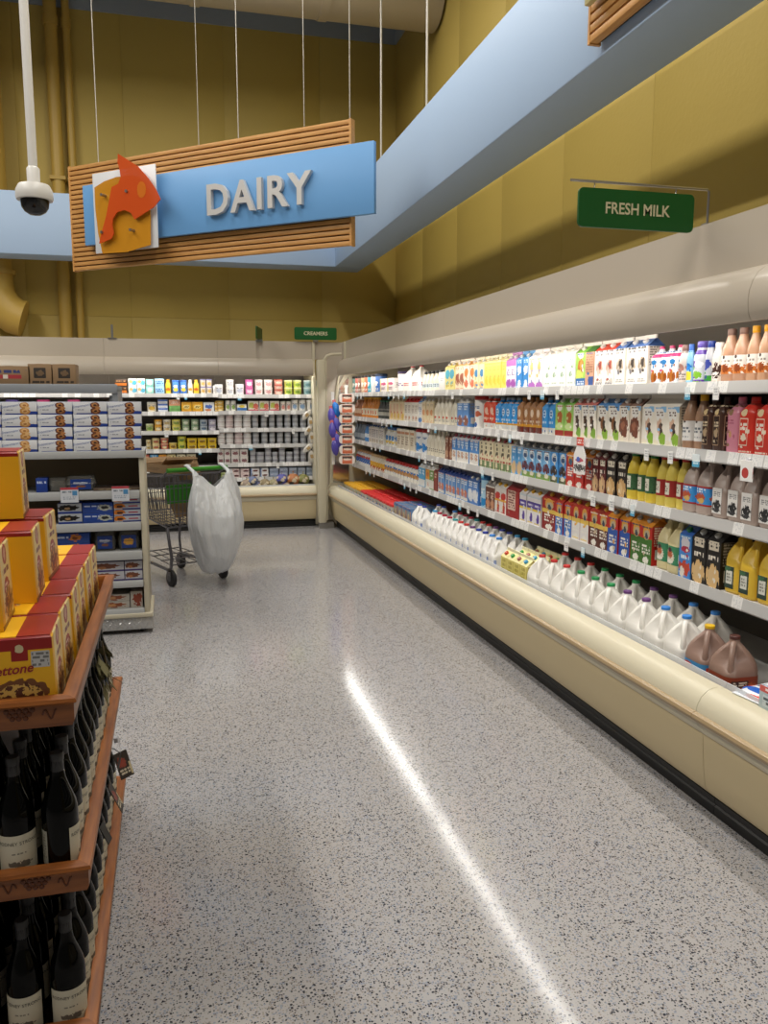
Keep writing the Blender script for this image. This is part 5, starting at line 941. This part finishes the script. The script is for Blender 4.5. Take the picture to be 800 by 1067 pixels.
for k in range(Kk+1):
    t = k/Kk
    prof = lambda T_: (lambda P_: next(a[1]+(b[1]-a[1])*((T_-a[0])/(b[0]-a[0]))**1 for a, b in zip(P_, P_[1:]) if a[0] <= T_ <= b[0]))
    rx = prof(t)([(0, .06), (.03, .12), (.12, .165), (.3, .215), (.5, .243), (.62, .24), (.75, .222), (.9, .19), (1, .168)])
    ry = prof(t)([(0, .04), (.04, .10), (.2, .15), (.45, .175), (.65, .15), (.8, .10), (.92, .055), (1, .028)])
    ring = []
    for j in range(N):
        a = 2*math.pi*j/N; ca, sa = math.cos(a), math.sin(a)
        fold = .05*math.sin(5*a+2.2*t+.6)*(t**1.2)+.035*math.sin(13*a-3*t+math.sin(5*t))*(.2+.8*t)+.022*math.sin(23*a+7*t)*(.15+t)+.03*math.sin(3*a+7*t)*.6+.02*math.sin(9*a+11*t)
        q = 1+fold
        top = .86+.14*abs(ca)**1.1; z = .115+t*(top-.115)+.008*math.sin(7*a+3)*(1-t)
        ring.append((rx*q*ca+.02*t*(1-t)*math.sin(9*t), ry*q*sa-.03*math.sin(math.pi*t), z))
    rings.append(ring)
bm_ = part('film', G().loft(rings, 0, True, False), BAGM, bagt, ang=180)
for s_ in (-1, 1):
    g = G().tube([(s_*.155, -.0, .945), (s_*.158, .03, .985), (s_*.16, .10, 1.012), (s_*.16, .155, 1.03)], [.03, .016, .014, .016], n=10)
    part('knot', g.tube([(s_*.16-.03, .155, 1.035), (s_*.16, .16, 1.026), (s_*.16+.03, .15, 1.036)], [.004, .02, .005], n=8), BAGM, bagt)

# ------------------------------------------------------------------ cookie display at the aisle end
GX0, GX1, GY = -1.385, -.177, 5.7
PNT = pbr('display_cream', '#c4bca6', .45); SHG = pbr('display_shelf', '#aeb0b0', .4); BACKP = pbr('display_back', '#8a7a5e', .6)
cdp = thing('cookie_display', 'cream shelving display with diamond plate skirt facing the aisle', 'shelf unit', (0, GY, 0))
DPL = pbr('diamond_plate', '#c4c4c2', .2, .7)
sk = part('skirt', G().box(GX0+.01, GX1+.015, -.02, .5, .03, .115, c=.004), DPL, cdp)
g = G()
for i in range(40):
    for j in range(3):
        cx, cz = GX1+.0-.031*i-.0155*(j % 2), .047+.0255*j; an = R(45 if (i+j) % 2 else -45); ca, sa = math.cos(an), math.sin(an)
        P_ = [(cx+ca*a-sa*b, cz+sa*a+ca*b) for a, b in ((-.0155, 0), (0, -.0048), (.0155, 0), (0, .0048))]
        if cx-.016 > GX0+.012: g.loft([[(x, -.0205, z) for x, z in P_], [(cx+(x-cx)*.35, -.0285, cz+(z-cz)*.35) for x, z in P_]])
for k in range(14):
    for j in range(3):
        cy, cz = .005+.035*k, .047+.0255*j; an = R(45 if (k+j) % 2 else -45); ca, sa = math.cos(an), math.sin(an)
        P_ = [(cy+ca*a-sa*b, cz+sa*a+ca*b) for a, b in ((-.0155, 0), (0, -.0048), (.0155, 0), (0, .0048))]
        g.loft([[(GX1+.0155, y, z) for y, z in P_], [(GX1+.0182, cy+(y-cy)*.6, cz+(z-cz)*.6) for y, z in P_]])
part('tread_pattern', g, DPL, sk, smooth=False)
part('base_deck', G().box(GX0, GX1+.02, -.03, .5, .115, .145, c=.006), PNT, cdp)
for x in (GX0, GX1-.035): part('side_post', G().box(x, x+.035, -.005, .5, .145, 1.25, c=.004), PNT, cdp)
part('back_panel', G().box(GX0+.036, GX1-.036, .45, .48, .145, 1.2), BACKP, cdp)
GSH = [(1.252, .045), (.985, .05), (.77, .05), (.572, .055), (.366, .04), (.172, .05)]
for z, th in GSH:
    w_ = G().box(GX0+.036, GX1-.036, .01, .445, z-.02, z, c=.003)
    if z > 1.2: w_ = G().box(GX0-.005, GX1+.005, -.02, .5, z-.02, z, c=.003)
    s_ = part('shelf', w_, SHG, cdp)
    part('price_rail', G().box(GX0+.036 if z < 1.2 else GX0-.005, GX1-.036 if z < 1.2 else GX1+.005, -.024, -.012, z-th, z+.004, c=.003).box(GX0+.05, GX1-.05, -.013, .012, z-.015, z-.002), SHG, s_)
for x in (GX0+.08, GX1-.06): part('caster', G().tube([(x-.012, .05, .025), (x+.012, .05, .025)], .025, n=14), RUB, cdp)
def geo_box(w_, d_, h_, mats, txt=None, tcol=None, tpos=(0, 0), tsize=.02, shear=.25):
    g = G().box(-w_/2, w_/2, -d_/2, d_/2, 0, h_, c=.002); g.split()
    ms = list(mats)
    if txt:
        tg = text_geo(txt, tsize, shear=shear); g.add(tg, Matrix.Translation((tpos[0], -d_/2-.0006, tpos[1])) @ STAND @ Matrix.Rotation(R(9), 4, 'Z'), 2); ms.append(col(tcol))
    return [('box', g.mesh('box', ms), None)]
def donut(c1, c2, c3='#3a2218'): return [('e', .9, .05, .34, .2, '#24429a', .1), ('r', .6, .04, .5, .05, '#24429a'), ('e', .66, .26, .15, .26, c1, .25, 6), ('e', .64, .72, .14, .25, c1, .25, 7), ('e', .66, .27, .09, .15, c2, .5, 14), ('e', .64, .74, .085, .15, c2, .5, 15), ('e', .66, .25, .05, .08, c3, .4, 12), ('e', .65, .72, .05, .08, c3, .4, 13), ('e', .73, .5, .07, .12, c2, .5, 12), ('t', .2, .36, .12, .06, '#8a8f9c', 1, 7)]
CKB = geo_box(.209, .14, .0805, [art('cookie_box_brown', '#d4d6da', donut('#6a3a22', '#b07a48')), art('cookie_box_side', '#c8ccd2', [('r', .5, .1, .6, .12, '#24429a')])], "Entenmann's", '#3a5a9c', (-.052, .054), .023)
CKG = geo_box(.209, .14, .0805, [art('cookie_box_gold', '#d4d6da', donut('#c08a4a', '#dab27a', '#a8703a')), art('cookie_box_side', '#c8ccd2', [])], "Entenmann's", '#3a5a9c', (-.052, .054), .023)
for j in range(5):
    for k in range(4):
        gold = j >= 3
        place(CKG if gold else CKB, 'cookie_box', (GX1-.003-.1075-j*.2145+random.uniform(-.002, .002)-.003*(3-k), GY+.06, GSH[0][0]+k*.0815), 0,
              f"white box with {'golden' if gold else 'chocolate'} donut picture, {('bottom', 'second', 'third', 'top')[k]} row, {ORD[j]} column from the cart", 'box', 'donut boxes stacked on the cookie display')
def gbox(name, label, w_, d_, h_, base, L, side, x, z, y=None, group=None, rz=0):
    T = geo_box(w_, d_, h_, [art(name+base+str(len(L)), base, L), col(side)])
    return place(T, name, (x, GY+.03+d_/2 if y is None else y, z), rz, label, 'box', group)
Z2 = GSH[1][0]
gbox('snack_box', 'small blue box alone on the second shelf of the cookie display', .07, .1, .095, '#1f3f94', [('t', .5, .7, .4, .12, '#c8d4ec', 1, 6)], '#1a357c', -.83, Z2)
def clam(label, x, z, w_, h_, fill, lab, group=None):
    t = thing('bakery_tray', label, 'tray', (x, GY+.12, z), 0, group)
    g = G().loft([rr(w_*k, .14*k, .02, zz*h_, 3) for zz, k in ((0, .9), (.45, 1), (.5, 1.03), (.55, 1.0), (1, .86))])
    part('clamshell', g, acrylic('clamshell_clear', '#8a8a86', .38), t)
    part('pastry', G().loft([rr(w_*k, .12*k, .02, zz*h_, 3) for zz, k in ((.05, .78), (.5, .86), (.75, .7))]), col(fill), t)
    part('label', G().box(-w_*.34, w_*.34, -.071, -.0695, h_*.12, h_*.8), lab, t)
LABB = art('tray_label', '#20408c', [('e', .5, .6, .4, .12, '#c0c8dc', .9), ('e', .5, .3, .24, .1, '#8a5a34', .8)]); LABG = art('tray_label_gold', '#20408c', [('e', .5, .5, .36, .26, '#dca23a', .5)])
clam('clear clamshell of donuts on the second shelf of the display', -.735, Z2, .12, .09, '#6a5a4a', acrylic('film_clear', '#7a7a74', .3))
clam('dark domed tray with blue label on the second display shelf', -.59, Z2, .19, .1, '#2a2624', LABB)
gbox('snack_box', 'flat brown pack at the cart end of the second display shelf', .3, .12, .02, '#5a4a3c', [('t', .5, .5, .4, .3, '#8a7a60', 1, 7)], '#4a3c30', -.36, Z2)
for x, lb in ((-.655, 'first'), (-.335, 'second')):
    t = thing('price_card', f'white sale card with red top on the display rail, {lb} from the camera side', 'sign', (x, GY-.027, Z2), group='sale cards on the cookie display')
    part('card', G().box(-.055, .055, -.003, 0, -.065, .035), art('sale_card', '#c9cdd4', [('r', .5, .93, .5, .09, '#b0404a'), ('t', .4, .7, .3, .08, '#6a7280', 1, 9), ('r', .8, .62, .14, .16, '#4a86b4'), ('t', .5, .3, .36, .12, '#94a0ae', 2, 14)]), t)
    part('holder', G().box(-.01, .01, 0, .003, -.02, .01), CLEAR, t)
Z3 = GSH[2][0]
for k in range(2):
    lv = ('lower', 'upper')[k]
    gbox('snack_box', f'black and white cookie box, {lv} one on the third display shelf', .15, .12, .068, '#c0c4cc', [('e', .45, .55, .4, .3, '#1a1714', .8, 6), ('r', .5, .1, .5, .1, '#22409a'), ('e', .4, .5, .12, .12, '#b89468', .6)], '#22409a', -.665, Z3+k*.069, group='black and white cookie boxes on the display')
    for i, x in enumerate((-.52, -.445)):
        pass
    gbox('snack_box', f'blue cookie box with logo rings, {lv} one on the third display shelf', .195, .12, .068, '#24489c', [('e', .72, .5, .22, .3, '#b8bcb0', .9, 7), ('e', .72, .5, .12, .16, '#2a2a2c', .6), ('t', .3, .66, .24, .1, '#c8d4ec', 1, 6)], '#1c3a80', -.488, Z3+k*.069, group='blue cookie boxes on the third display shelf')
for k in range(4):
    gbox('snack_box', f"white and orange flat box, {('bottom', 'second', 'third', 'top')[k]} of its stack on the display", .172, .12, .041, '#b9bdc8', [('e', .2, .6, .22, .4, '#d07a2a', .8, 5), ('e', .22, .5, .12, .2, '#4a2a1c', .7), ('r', .66, .12, .34, .1, '#2a3a8c'), ('r', .72, .55, .18, .1, '#a83a4a')], '#2a3a7c', -.30, Z3+k*.0425, group='white and orange flat boxes on the display')
Z4 = GSH[3][0]
for k in range(2):
    gbox('snack_box', f"blue box with golden cookies, {('lower', 'upper')[k]} one on the fourth display shelf", .21, .12, .066, '#1f4494', [('e', .56, .55, .18, .36, '#c87a34', .9, 6), ('t', .2, .6, .17, .14, '#c8d4ec', 1, 6), ('e', .56, .5, .08, .16, '#7a3f1a', .7)], '#1a3a80', -.655, Z4+k*.067, group='blue golden cookie boxes on the display')
for i, (x, lb) in enumerate(((-.455, LABB), (-.30, LABG))):
    clam(f"clear square tray with {('dark', 'golden')[i]} label picture on the fourth display shelf", x, Z4, .14, .13, '#5a4630', lb, 'clear trays on the fourth display shelf')
Z5 = GSH[4][0]
for k in range(2):
    for i, (x, w_) in enumerate(((-.44, .205), (-.275, .115))):
        gbox('snack_box', f"white and purple pastry box, {('lower', 'upper')[k]} row, {('wide one', 'narrow one at the cart side')[i]}", w_, .12, .066, '#c2c2ca', [('e', .42, .55, .36, .3, '#7a4a34', .9, 6), ('r', .5, .08, .5, .08, '#4a3a7c'), ('e', .3, .4, .14, .14, '#b0764a', .8)], '#4a3a7c', x, Z5+k*.067, group='white and purple pastry boxes on the display')
gbox('snack_box', 'white box on the fifth display shelf behind the wine rack', .2, .12, .1, '#b4b6be', [('e', .5, .5, .3, .3, '#6a4a34', .9)], '#6a6a74', -.66, Z5)
Z6 = GSH[5][0]
for k in range(2):
    gbox('snack_box', f"pale box with braided pastry, {('lower', 'upper')[k]} one on the bottom display shelf", .22, .14, .05, '#b8b2a8', [('e', .45, .5, .4, .36, '#8a4a2c', .8, 6), ('e', .4, .5, .2, .2, '#c08a5a', .8)], '#8a8478', -.42, Z6+k*.051, group='braided pastry boxes on the display')
gbox('snack_box', 'tall narrow pastry box at the cart end of the bottom display shelf', .08, .12, .115, '#b8b0a4', [('e', .6, .5, .36, .4, '#8a3f2a', .9, 5)], '#8a7a70', -.265, Z6)
# open stock rack behind it with brown cartons on top
rk = thing('stock_rack', 'grey open stock rack behind the cookie display', 'rack', (0, 6.3, 0))
RKM = pbr('rack_grey', '#8b8f94', .45)
for x in (-1.38, -.40):
    for y in (.0, .5): part('upright', G().box(x-.02, x+.02, y, y+.03, 0, 1.62), RKM, rk)
part('top_deck', G().box(-1.42, -.36, -.03, .56, 1.655, 1.69, c=.004), RKM, rk); part('top_lip', G().box(-1.42, -.36, -.045, -.03, 1.635, 1.7, c=.003), RKM, rk)
part('end_bracket', G().box(-.40, -.36, -.03, .56, 1.50, 1.655), RKM, rk); part('lower_deck', G().box(-1.42, -.36, -.02, .56, .2, .23), RKM, rk); part('middle_deck', G().box(-1.42, -.36, -.02, .56, .9, .93), RKM, rk)
CBX = '#8c7050'
def carton(label, x, w_, h_, L, rz=0):
    T = geo_box(w_, .22, h_, [art('brown_'+str(len(CACHE))+str(w_), CBX, L, .65), col('#83694b', .65)])
    o = place(T, 'cardboard_carton', (x, 6.43, 1.69), rz, label, 'carton', None)
    p = part('tape', G().box(-.025, .025, -.11, .111, h_, h_+.0012), col('#a58c66'), o)
carton('long brown carton with blue and red print on the stock rack', -1.085, .27, .135, [('t', .5, .72, .42, .12, '#2a3468', 1, 5), ('r', .45, .45, .34, .1, '#a8343a'), ('r', .4, .45, .06, .1, '#ddd4c8')])
carton('brown carton with dark square emblem beside the long carton', -.885, .155, .152, [('r', .5, .58, .26, .24, '#2c241e', .2), ('e', .5, .58, .16, .14, '#6a5238', .9), ('t', .5, .16, .4, .08, '#3a2e24', 1, 6)])
carton('brown carton with dark square emblem at the rack end', -.722, .155, .152, [('r', .5, .58, .26, .24, '#2c241e', .25), ('e', .5, .58, .16, .14, '#6a5238', .9), ('t', .5, .16, .4, .08, '#3a2e24', 1, 6)])
t = thing('paper_sheet', 'white folded sheet lying at the end of the stock rack', 'paper', (-.5, 6.4, 1.69), .2)
part('sheet', G().box(-.1, .1, -.1, .1, 0, .004), col('#c9c8c4'), t); part('fold', G().box(.0, .1, -.1, .1, .004, .012), col('#5a86b0'), t)

# ------------------------------------------------------------------ wooden wine rack with panettone
WOOD = wood_mat('rack_wood', '#9c5c28', '#7a441b', 0, .38); WOODY = wood_mat('rack_wood_side', '#a06028', '#7e461c', 1, .38); WOODD = wood_mat('rack_inner', '#4a2814', '#3a1f10', 0, .5)
CARVE = pbr('carved_wood', '#5d2f13', .5)
RX1, RX0, RY0, RY1 = -.232, -1.35, 1.89, 3.22
wr = thing('wine_rack', 'carved wooden three-tier wine rack at the aisle corner', 'rack', (0, 0, 0))
def rail_prof(): return [(0, 0), (.006, -.002), (.012, .012), (.012, .05), (.019, .056), (.016, .064), (.004, .067), (-.012, .067), (-.016, .06), (-.012, .0)]
TIERS = [(.865, 0), (.457, .012), (.048, .008)]
for z, dx in TIERS:
    x1 = RX1-.013+dx; y0 = RY0+.012
    tr = part('tray', G().box(RX0, x1-.004, y0+.004, RY1, z+.002, z+.016), WOODD, wr)
    pr = rail_prof()
    # mitred front rail and side rail
    g = G().loft([[(RX0, y0-p, z+q) for p, q in pr], [(x1+p, y0-p, z+q) for p, q in pr]][::-1])
    fr = part('front_rail', g, WOOD, tr)
    part('side_rail', G().loft([[(x1+p, y0-p, z+q) for p, q in pr], [(x1+p, RY1+p, z+q) for p, q in pr]]), WOODY, tr)
    part('far_rail', G().loft([[(x1+p, RY1+p, z+q) for p, q in pr], [(RX0, RY1+p, z+q) for p, q in pr]]), WOOD, tr)
    part('rear_rail', G().box(RX0-.016, RX0, y0, RY1, z, z+.067), WOODY, tr)
    # carved vine: bunches of grapes, leaves and a scroll
    g = G(); yc = y0-.0125
    for b in range(7):
        cx = x1-.10-b*.165
        for r_, n_ in ((0, 5), (1, 4), (2, 3)):
            for i in range(n_):
                gx, gz = cx-.03+r_*.006+i*.0135, z+.036-(r_-.8)*.009
                g.lathe([(.0062, -.0005), (.0052, .0018), (.0022, .0028)], n=8)
                nv = len(g.v)
                for q in range(nv-24, nv):
                    v = g.v[q]; g.v[q] = (gx+v[0], yc-v[2], gz+v[1])
        for s_ in (-1, 1):
            P_ = [(cx+s_*(.045+.03*q/9), yc, z+.03+.011*math.sin(q*.9+b)) for q in range(10)]
            g.tube(P_, .0022, n=5)
    part('carving', g, CARVE, fr)
for x in (RX0+.02, -.72):
    for y in (RY0+.25, RY1-.1): part('corner_post', G().box(x-.02, x+.02, y-.02, y+.02, .0, .866), WOODD, wr)
part('back_board', G().box(RX0-.03, RX0-.016, RY0, RY1, 0, .93), WOODD, wr)
part('plinth', G().box(RX0, RX1-.06, RY0+.06, RY1-.05, 0, .05), WOODD, wr)
# wine bottles
GLASS = pbr('wine_glass', '#070807', .06); FOIL = pbr('wine_foil', '#2a2a2b', .4)
GLASS.node_tree.nodes['Principled BSDF'].inputs['Specular IOR Level'].default_value = .16
bprof = [(.038, 0), (.0405, .004), (.0412, .012), (.0412, .155), (.0405, .168), (.037, .185), (.030, .205), (.0225, .225), (.0175, .242), (.0150, .262), (.0145, .302)]
fprof = [(.0155, .240), (.0152, .262), (.0148, .285), (.0158, .287), (.0158, .300), (.0148, .3045)]
bmesh_ = G().lathe(bprof, n=28).mesh('bottle_glass', GLASS); fmesh = G().lathe(fprof, n=20).mesh('capsule', FOIL)
LABELM = art('wine_label', '#d6d0ba', [('t', .5, .52, .2, .03, '#8a8678', 1, 22), ('e', .5, .22, .3, .1, '#6a655a', 1.1, 9)], .6); INK = col('#2b2823'); BACKL = art('wine_back_label', '#a8a698', [('t', .5, .55, .4, .36, '#6a6860', 9, 14)], .6)
def curved(z0, z1, a0, a1, r_=.0418, mi=0, n=16):
    g = G(); A = [a0+(a1-a0)*i/n for i in range(n+1)]
    g.loft([[(r_*math.sin(a), -r_*math.cos(a), z) for a in A] for z in (z0, z1)], mi, False, False, closed=False); return g
def wine_label():
    g = curved(.035, .128, -1.25, 1.25)
    for body, size, z in (('RODNEY STRONG', .0112, .108),):
        tg = text_geo(body, size, spacing=1.05)
        h = G(); r_ = .0422
        h.v = [(r_*math.sin(p[0]/r_), -r_*math.cos(p[0]/r_), z+p[1]) for p in tg.v]; h.f = tg.f; h.m = [0]*len(h.f)
        if body[0] == 'R': g.add(h, None, 1)
    return g.mesh('label', [LABELM, INK], smooth=True, cyl=True, fix=False)
WL = wine_label(); WB = curved(.04, .125, math.pi-.62, math.pi+.62, n=8).mesh('back_label', BACKL, cyl=True, fix=False)
WT = [('glass', bmesh_, None), ('capsule', fmesh, 0), ('label', WL, 0), ('back_label', WB, 0)]
TN = {1: 'middle tier', 2: 'bottom tier'}
for ti in (1, 2):
    z = TIERS[ti][0]+.016; x1 = RX1-.013+TIERS[ti][1]-.004
    for c_ in range(4):
        for r_ in range((13, 8, 4, 3)[c_]):
            x = x1-.0475-.098*c_; y = RY0+.065+r_*.0965
            rz = (R(90)+random.uniform(-.25, .25)) if c_ == 0 else random.uniform(-.2, .25)
            if c_ == 0 and r_ == 0: rz = R(105) if ti == 1 else R(12)
            place(WT, 'wine_bottle', (x+random.uniform(-.002, .002), y, z), rz, f"dark wine bottle, {TN[ti]}, {ORD[c_]} column from the aisle, {ORD[r_]} from the front", 'wine bottle', f'wine bottles on the {TN[ti]} of the rack')
# neck tags and a dried sprig hung among the bottles
TAGD = art('neck_tag', '#2a211c', [('e', .4, .6, .3, .2, '#8a3a2a', .8, 8), ('t', .5, .25, .4, .12, '#c8bca4', 2, 7), ('r', .92, .3, .07, .24, '#c4b48c')], .5)
for i, (x, y, z, a, lb) in enumerate(((-.225, 2.66, .33, 20, 'dark printed neck tag leaning out over the lowest rail'), (-.215, 2.98, .30, -25, 'second dark neck tag behind the first, curling outward'), (-.23, 2.36, .36, 10, 'plain black neck tag nearest the rack corner'))):
    t = thing('neck_tag', lb, 'tag', (x, y, z), R(70+a), 'neck tags on the wine bottles')
    k_ = (1, 1, .62)[i]
    part('card', G().box(-.03*k_, .03*k_, -.0012, .0012, -.075*k_, .02*k_), TAGD if i < 2 else col('#1b1a1a'), t)
    part('loop', G().tube([(0, 0, .018), (-.005, .02, .04), (-.012, .045, .05)], .0016, n=5), col('#3a3430'), t); t.rotation_euler[0] = R(-24)
t = thing('paper_label', 'curled white paper strip hanging from the middle rail', 'paper', (-.205, 2.72, .44), R(95))
part('sheet', G().loft([[(-.03, -.008*math.sin(k*.7), .04-k*.02), (.03, -.008*math.sin(k*.7), .04-k*.02)] for k in range(6)], 0, False, False, closed=False), col('#b9bac0'), t); part('tab', G().box(-.01, .01, 0, .012, .03, .045), col('#b9bac0'), t)
t = thing('dried_sprig', 'bunch of dried olive-brown leaves tucked beside the wine bottles', 'dried leaves', (-.245, 2.78, .72))
g = G()
for k in range(26):
    a = k*2.4; l = .035+.018*(k % 3); p0 = Vector((.012*math.cos(a), .05*math.sin(a), .05*math.sin(k*1.3))); d_ = Vector((.25+.3*math.cos(a), math.sin(a)*.8, -1.0+.5*math.sin(k))).normalized(); s_ = d_.cross(Vector((.3, .2, 1))).normalized()*.014
    p = [p0, p0+d_*l*.5+s_, p0+d_*l, p0+d_*l*.5-s_]; n_ = Vector((.0012, 0, .0012))
    g.loft([[q for q in p], [q+n_ for q in p]])
part('leaves', g, col('#6a6440', .6), t, fix=True); part('stem', G().tube([(0, 0, .08), (.01, 0, 0), (.02, .01, -.1)], .003, n=5), col('#5a4a30'), t)
# panettone
PYEL = '#f6bb20'
PF = art('panettone_front', PYEL, [('r', .5, .93, .52, .09, '#9c1f1c'), ('r', .62, .84, .09, .13, '#9c1f1c'), ('e', .62, .86, .05, .05, '#d8c8a0', .4), ('e', .3, .22, .5, .26, '#d8b878', .5, 4), ('e', .62, .30, .30, .19, '#7a4a24', .3), ('e', .60, .24, .27, .19, '#dcb35c', .3), ('e', .6, .22, .24, .15, '#5a2f18', 2.6, 14), ('r', .06, .32, .2, .08, '#a81f1c'), ('t', .06, .32, .14, .05, '#e8dcc4', 1, 8), ('r', .84, .72, .1, .1, '#c9c9c9'), ('t', .84, .72, .09, .09, '#7a7a78', 4, 16)], .35)
PS = art('panettone_side', '#eab42c', [('r', .52, .5, .36, .5, '#ecd494'), ('e', .52, .86, .16, .13, '#a8383a', .2), ('e', .52, .86, .07, .08, '#d8b0a0', .8), ('t', .55, .66, .26, .05, '#7a3a44', 1, 5), ('e', .5, .46, .2, .11, '#a83438', .2), ('t', .5, .46, .12, .05, '#e0c8b8', 2, 6), ('e', .55, .24, .3, .2, '#cf9c4a', .3), ('e', .55, .24, .26, .17, '#6a3a20', 2.4, 13), ('r', .5, .03, .5, .03, '#8a5a1c')], .35)
PT = art('panettone_top', PYEL, [('r', .84, .5, .24, .6, '#98201d'), ('e', .3, .55, .1, .14, '#c9a060', .8), ('e', .3, .55, .06, .09, '#a8543a', .8)], .35)
PP_ = art('panettone_plain', PYEL, [('r', .2, .68, .2, .13, '#6a5a44', .2), ('e', .2, .66, .14, .1, '#c88a3a', .6), ('r', .24, .3, .24, .17, '#3a2418', .2), ('e', .3, .27, .16, .12, '#c89438', .6), ('t', .3, .5, .3, .03, '#9a4a1c', 1, 9), ('r', .5, .97, .52, .04, '#9c1f1c')], .35)
PW, PH = .196, .188
def pan_T(front, txt=False):
    g = G(); a, b = PW/2, PW/2*.95; q = .004
    rings = [rr(2*a, 2*a, .004, 0, 2), rr(2*a, 2*a, .004, .004, 2), rr(2*b, 2*b, .004, PH-.004, 2), rr(2*b-.006, 2*b-.006, .004, PH, 2)]
    g.loft(rings)
    for i, f in enumerate(g.f):
        n = g.nrm(f); g.m[i] = 2 if n.z > .7 else (0 if n.y < -.6 else 1)
    mats = [front, PS, PT]
    T = [('box', g.mesh('box', mats, ang=30), None)]
    l = G().box(-b+.004, b-.004, -b+.004, b-.004, PH-.0005, PH+.002); T.append(('lid_flap', l.mesh('lid_flap', PT, smooth=False), 0))
    if txt:
        tg = text_geo('Panettone', .030, shear=.32, bold=.0006)
        h = G().add(tg, Matrix.Translation((-.012, -a*.972-.0012, .113)) @ Matrix.Rotation(R(3), 4, 'X') @ STAND @ Matrix.Rotation(R(4), 4, 'Z')); T.append(('lettering', h.mesh('lettering', col('#a02028'), smooth=False), 0))
    return T
PA, PB = pan_T(PF, True), pan_T(PP_)
zt = TIERS[0][0]+.016
for i in range(6):
    place(PA if i == 0 else PB, 'panettone_box', (-.374+random.uniform(-.003, .003), 2.012+i*.203, zt), random.uniform(-.03, .03), f'yellow panettone box in the aisle row on the tray, {ORD[i]} from the front', 'cake box', 'panettone boxes on the top tray')
for i in range(5):
    place(PB, 'panettone_box', (-.58, 2.03+i*.205, zt), random.uniform(-.02, .02), f'yellow panettone box in the second row of the tray, {ORD[i]} from the front', 'cake box', 'panettone boxes on the top tray')
for x, y, rz, lb in ((-.485, 2.06, .05, 'first'), (-.452, 2.33, .04, 'second'), (-.452, 2.60, -.03, 'third')):
    place(PB, 'panettone_box', (x, y, zt+PH+.003), rz, f'yellow panettone box on the upper layer, {lb} from the front', 'cake box', 'panettone boxes on the upper layer')
place(PB, 'panettone_box', (-.67, 2.42, zt+PH+.003), .0, 'yellow panettone box on the upper layer away from the aisle', 'cake box', 'panettone boxes on the upper layer')
place(PB, 'panettone_box', (-.515, 2.56, zt+2*PH+.006), .08, 'yellow panettone box on the very top of the pile', 'cake box')
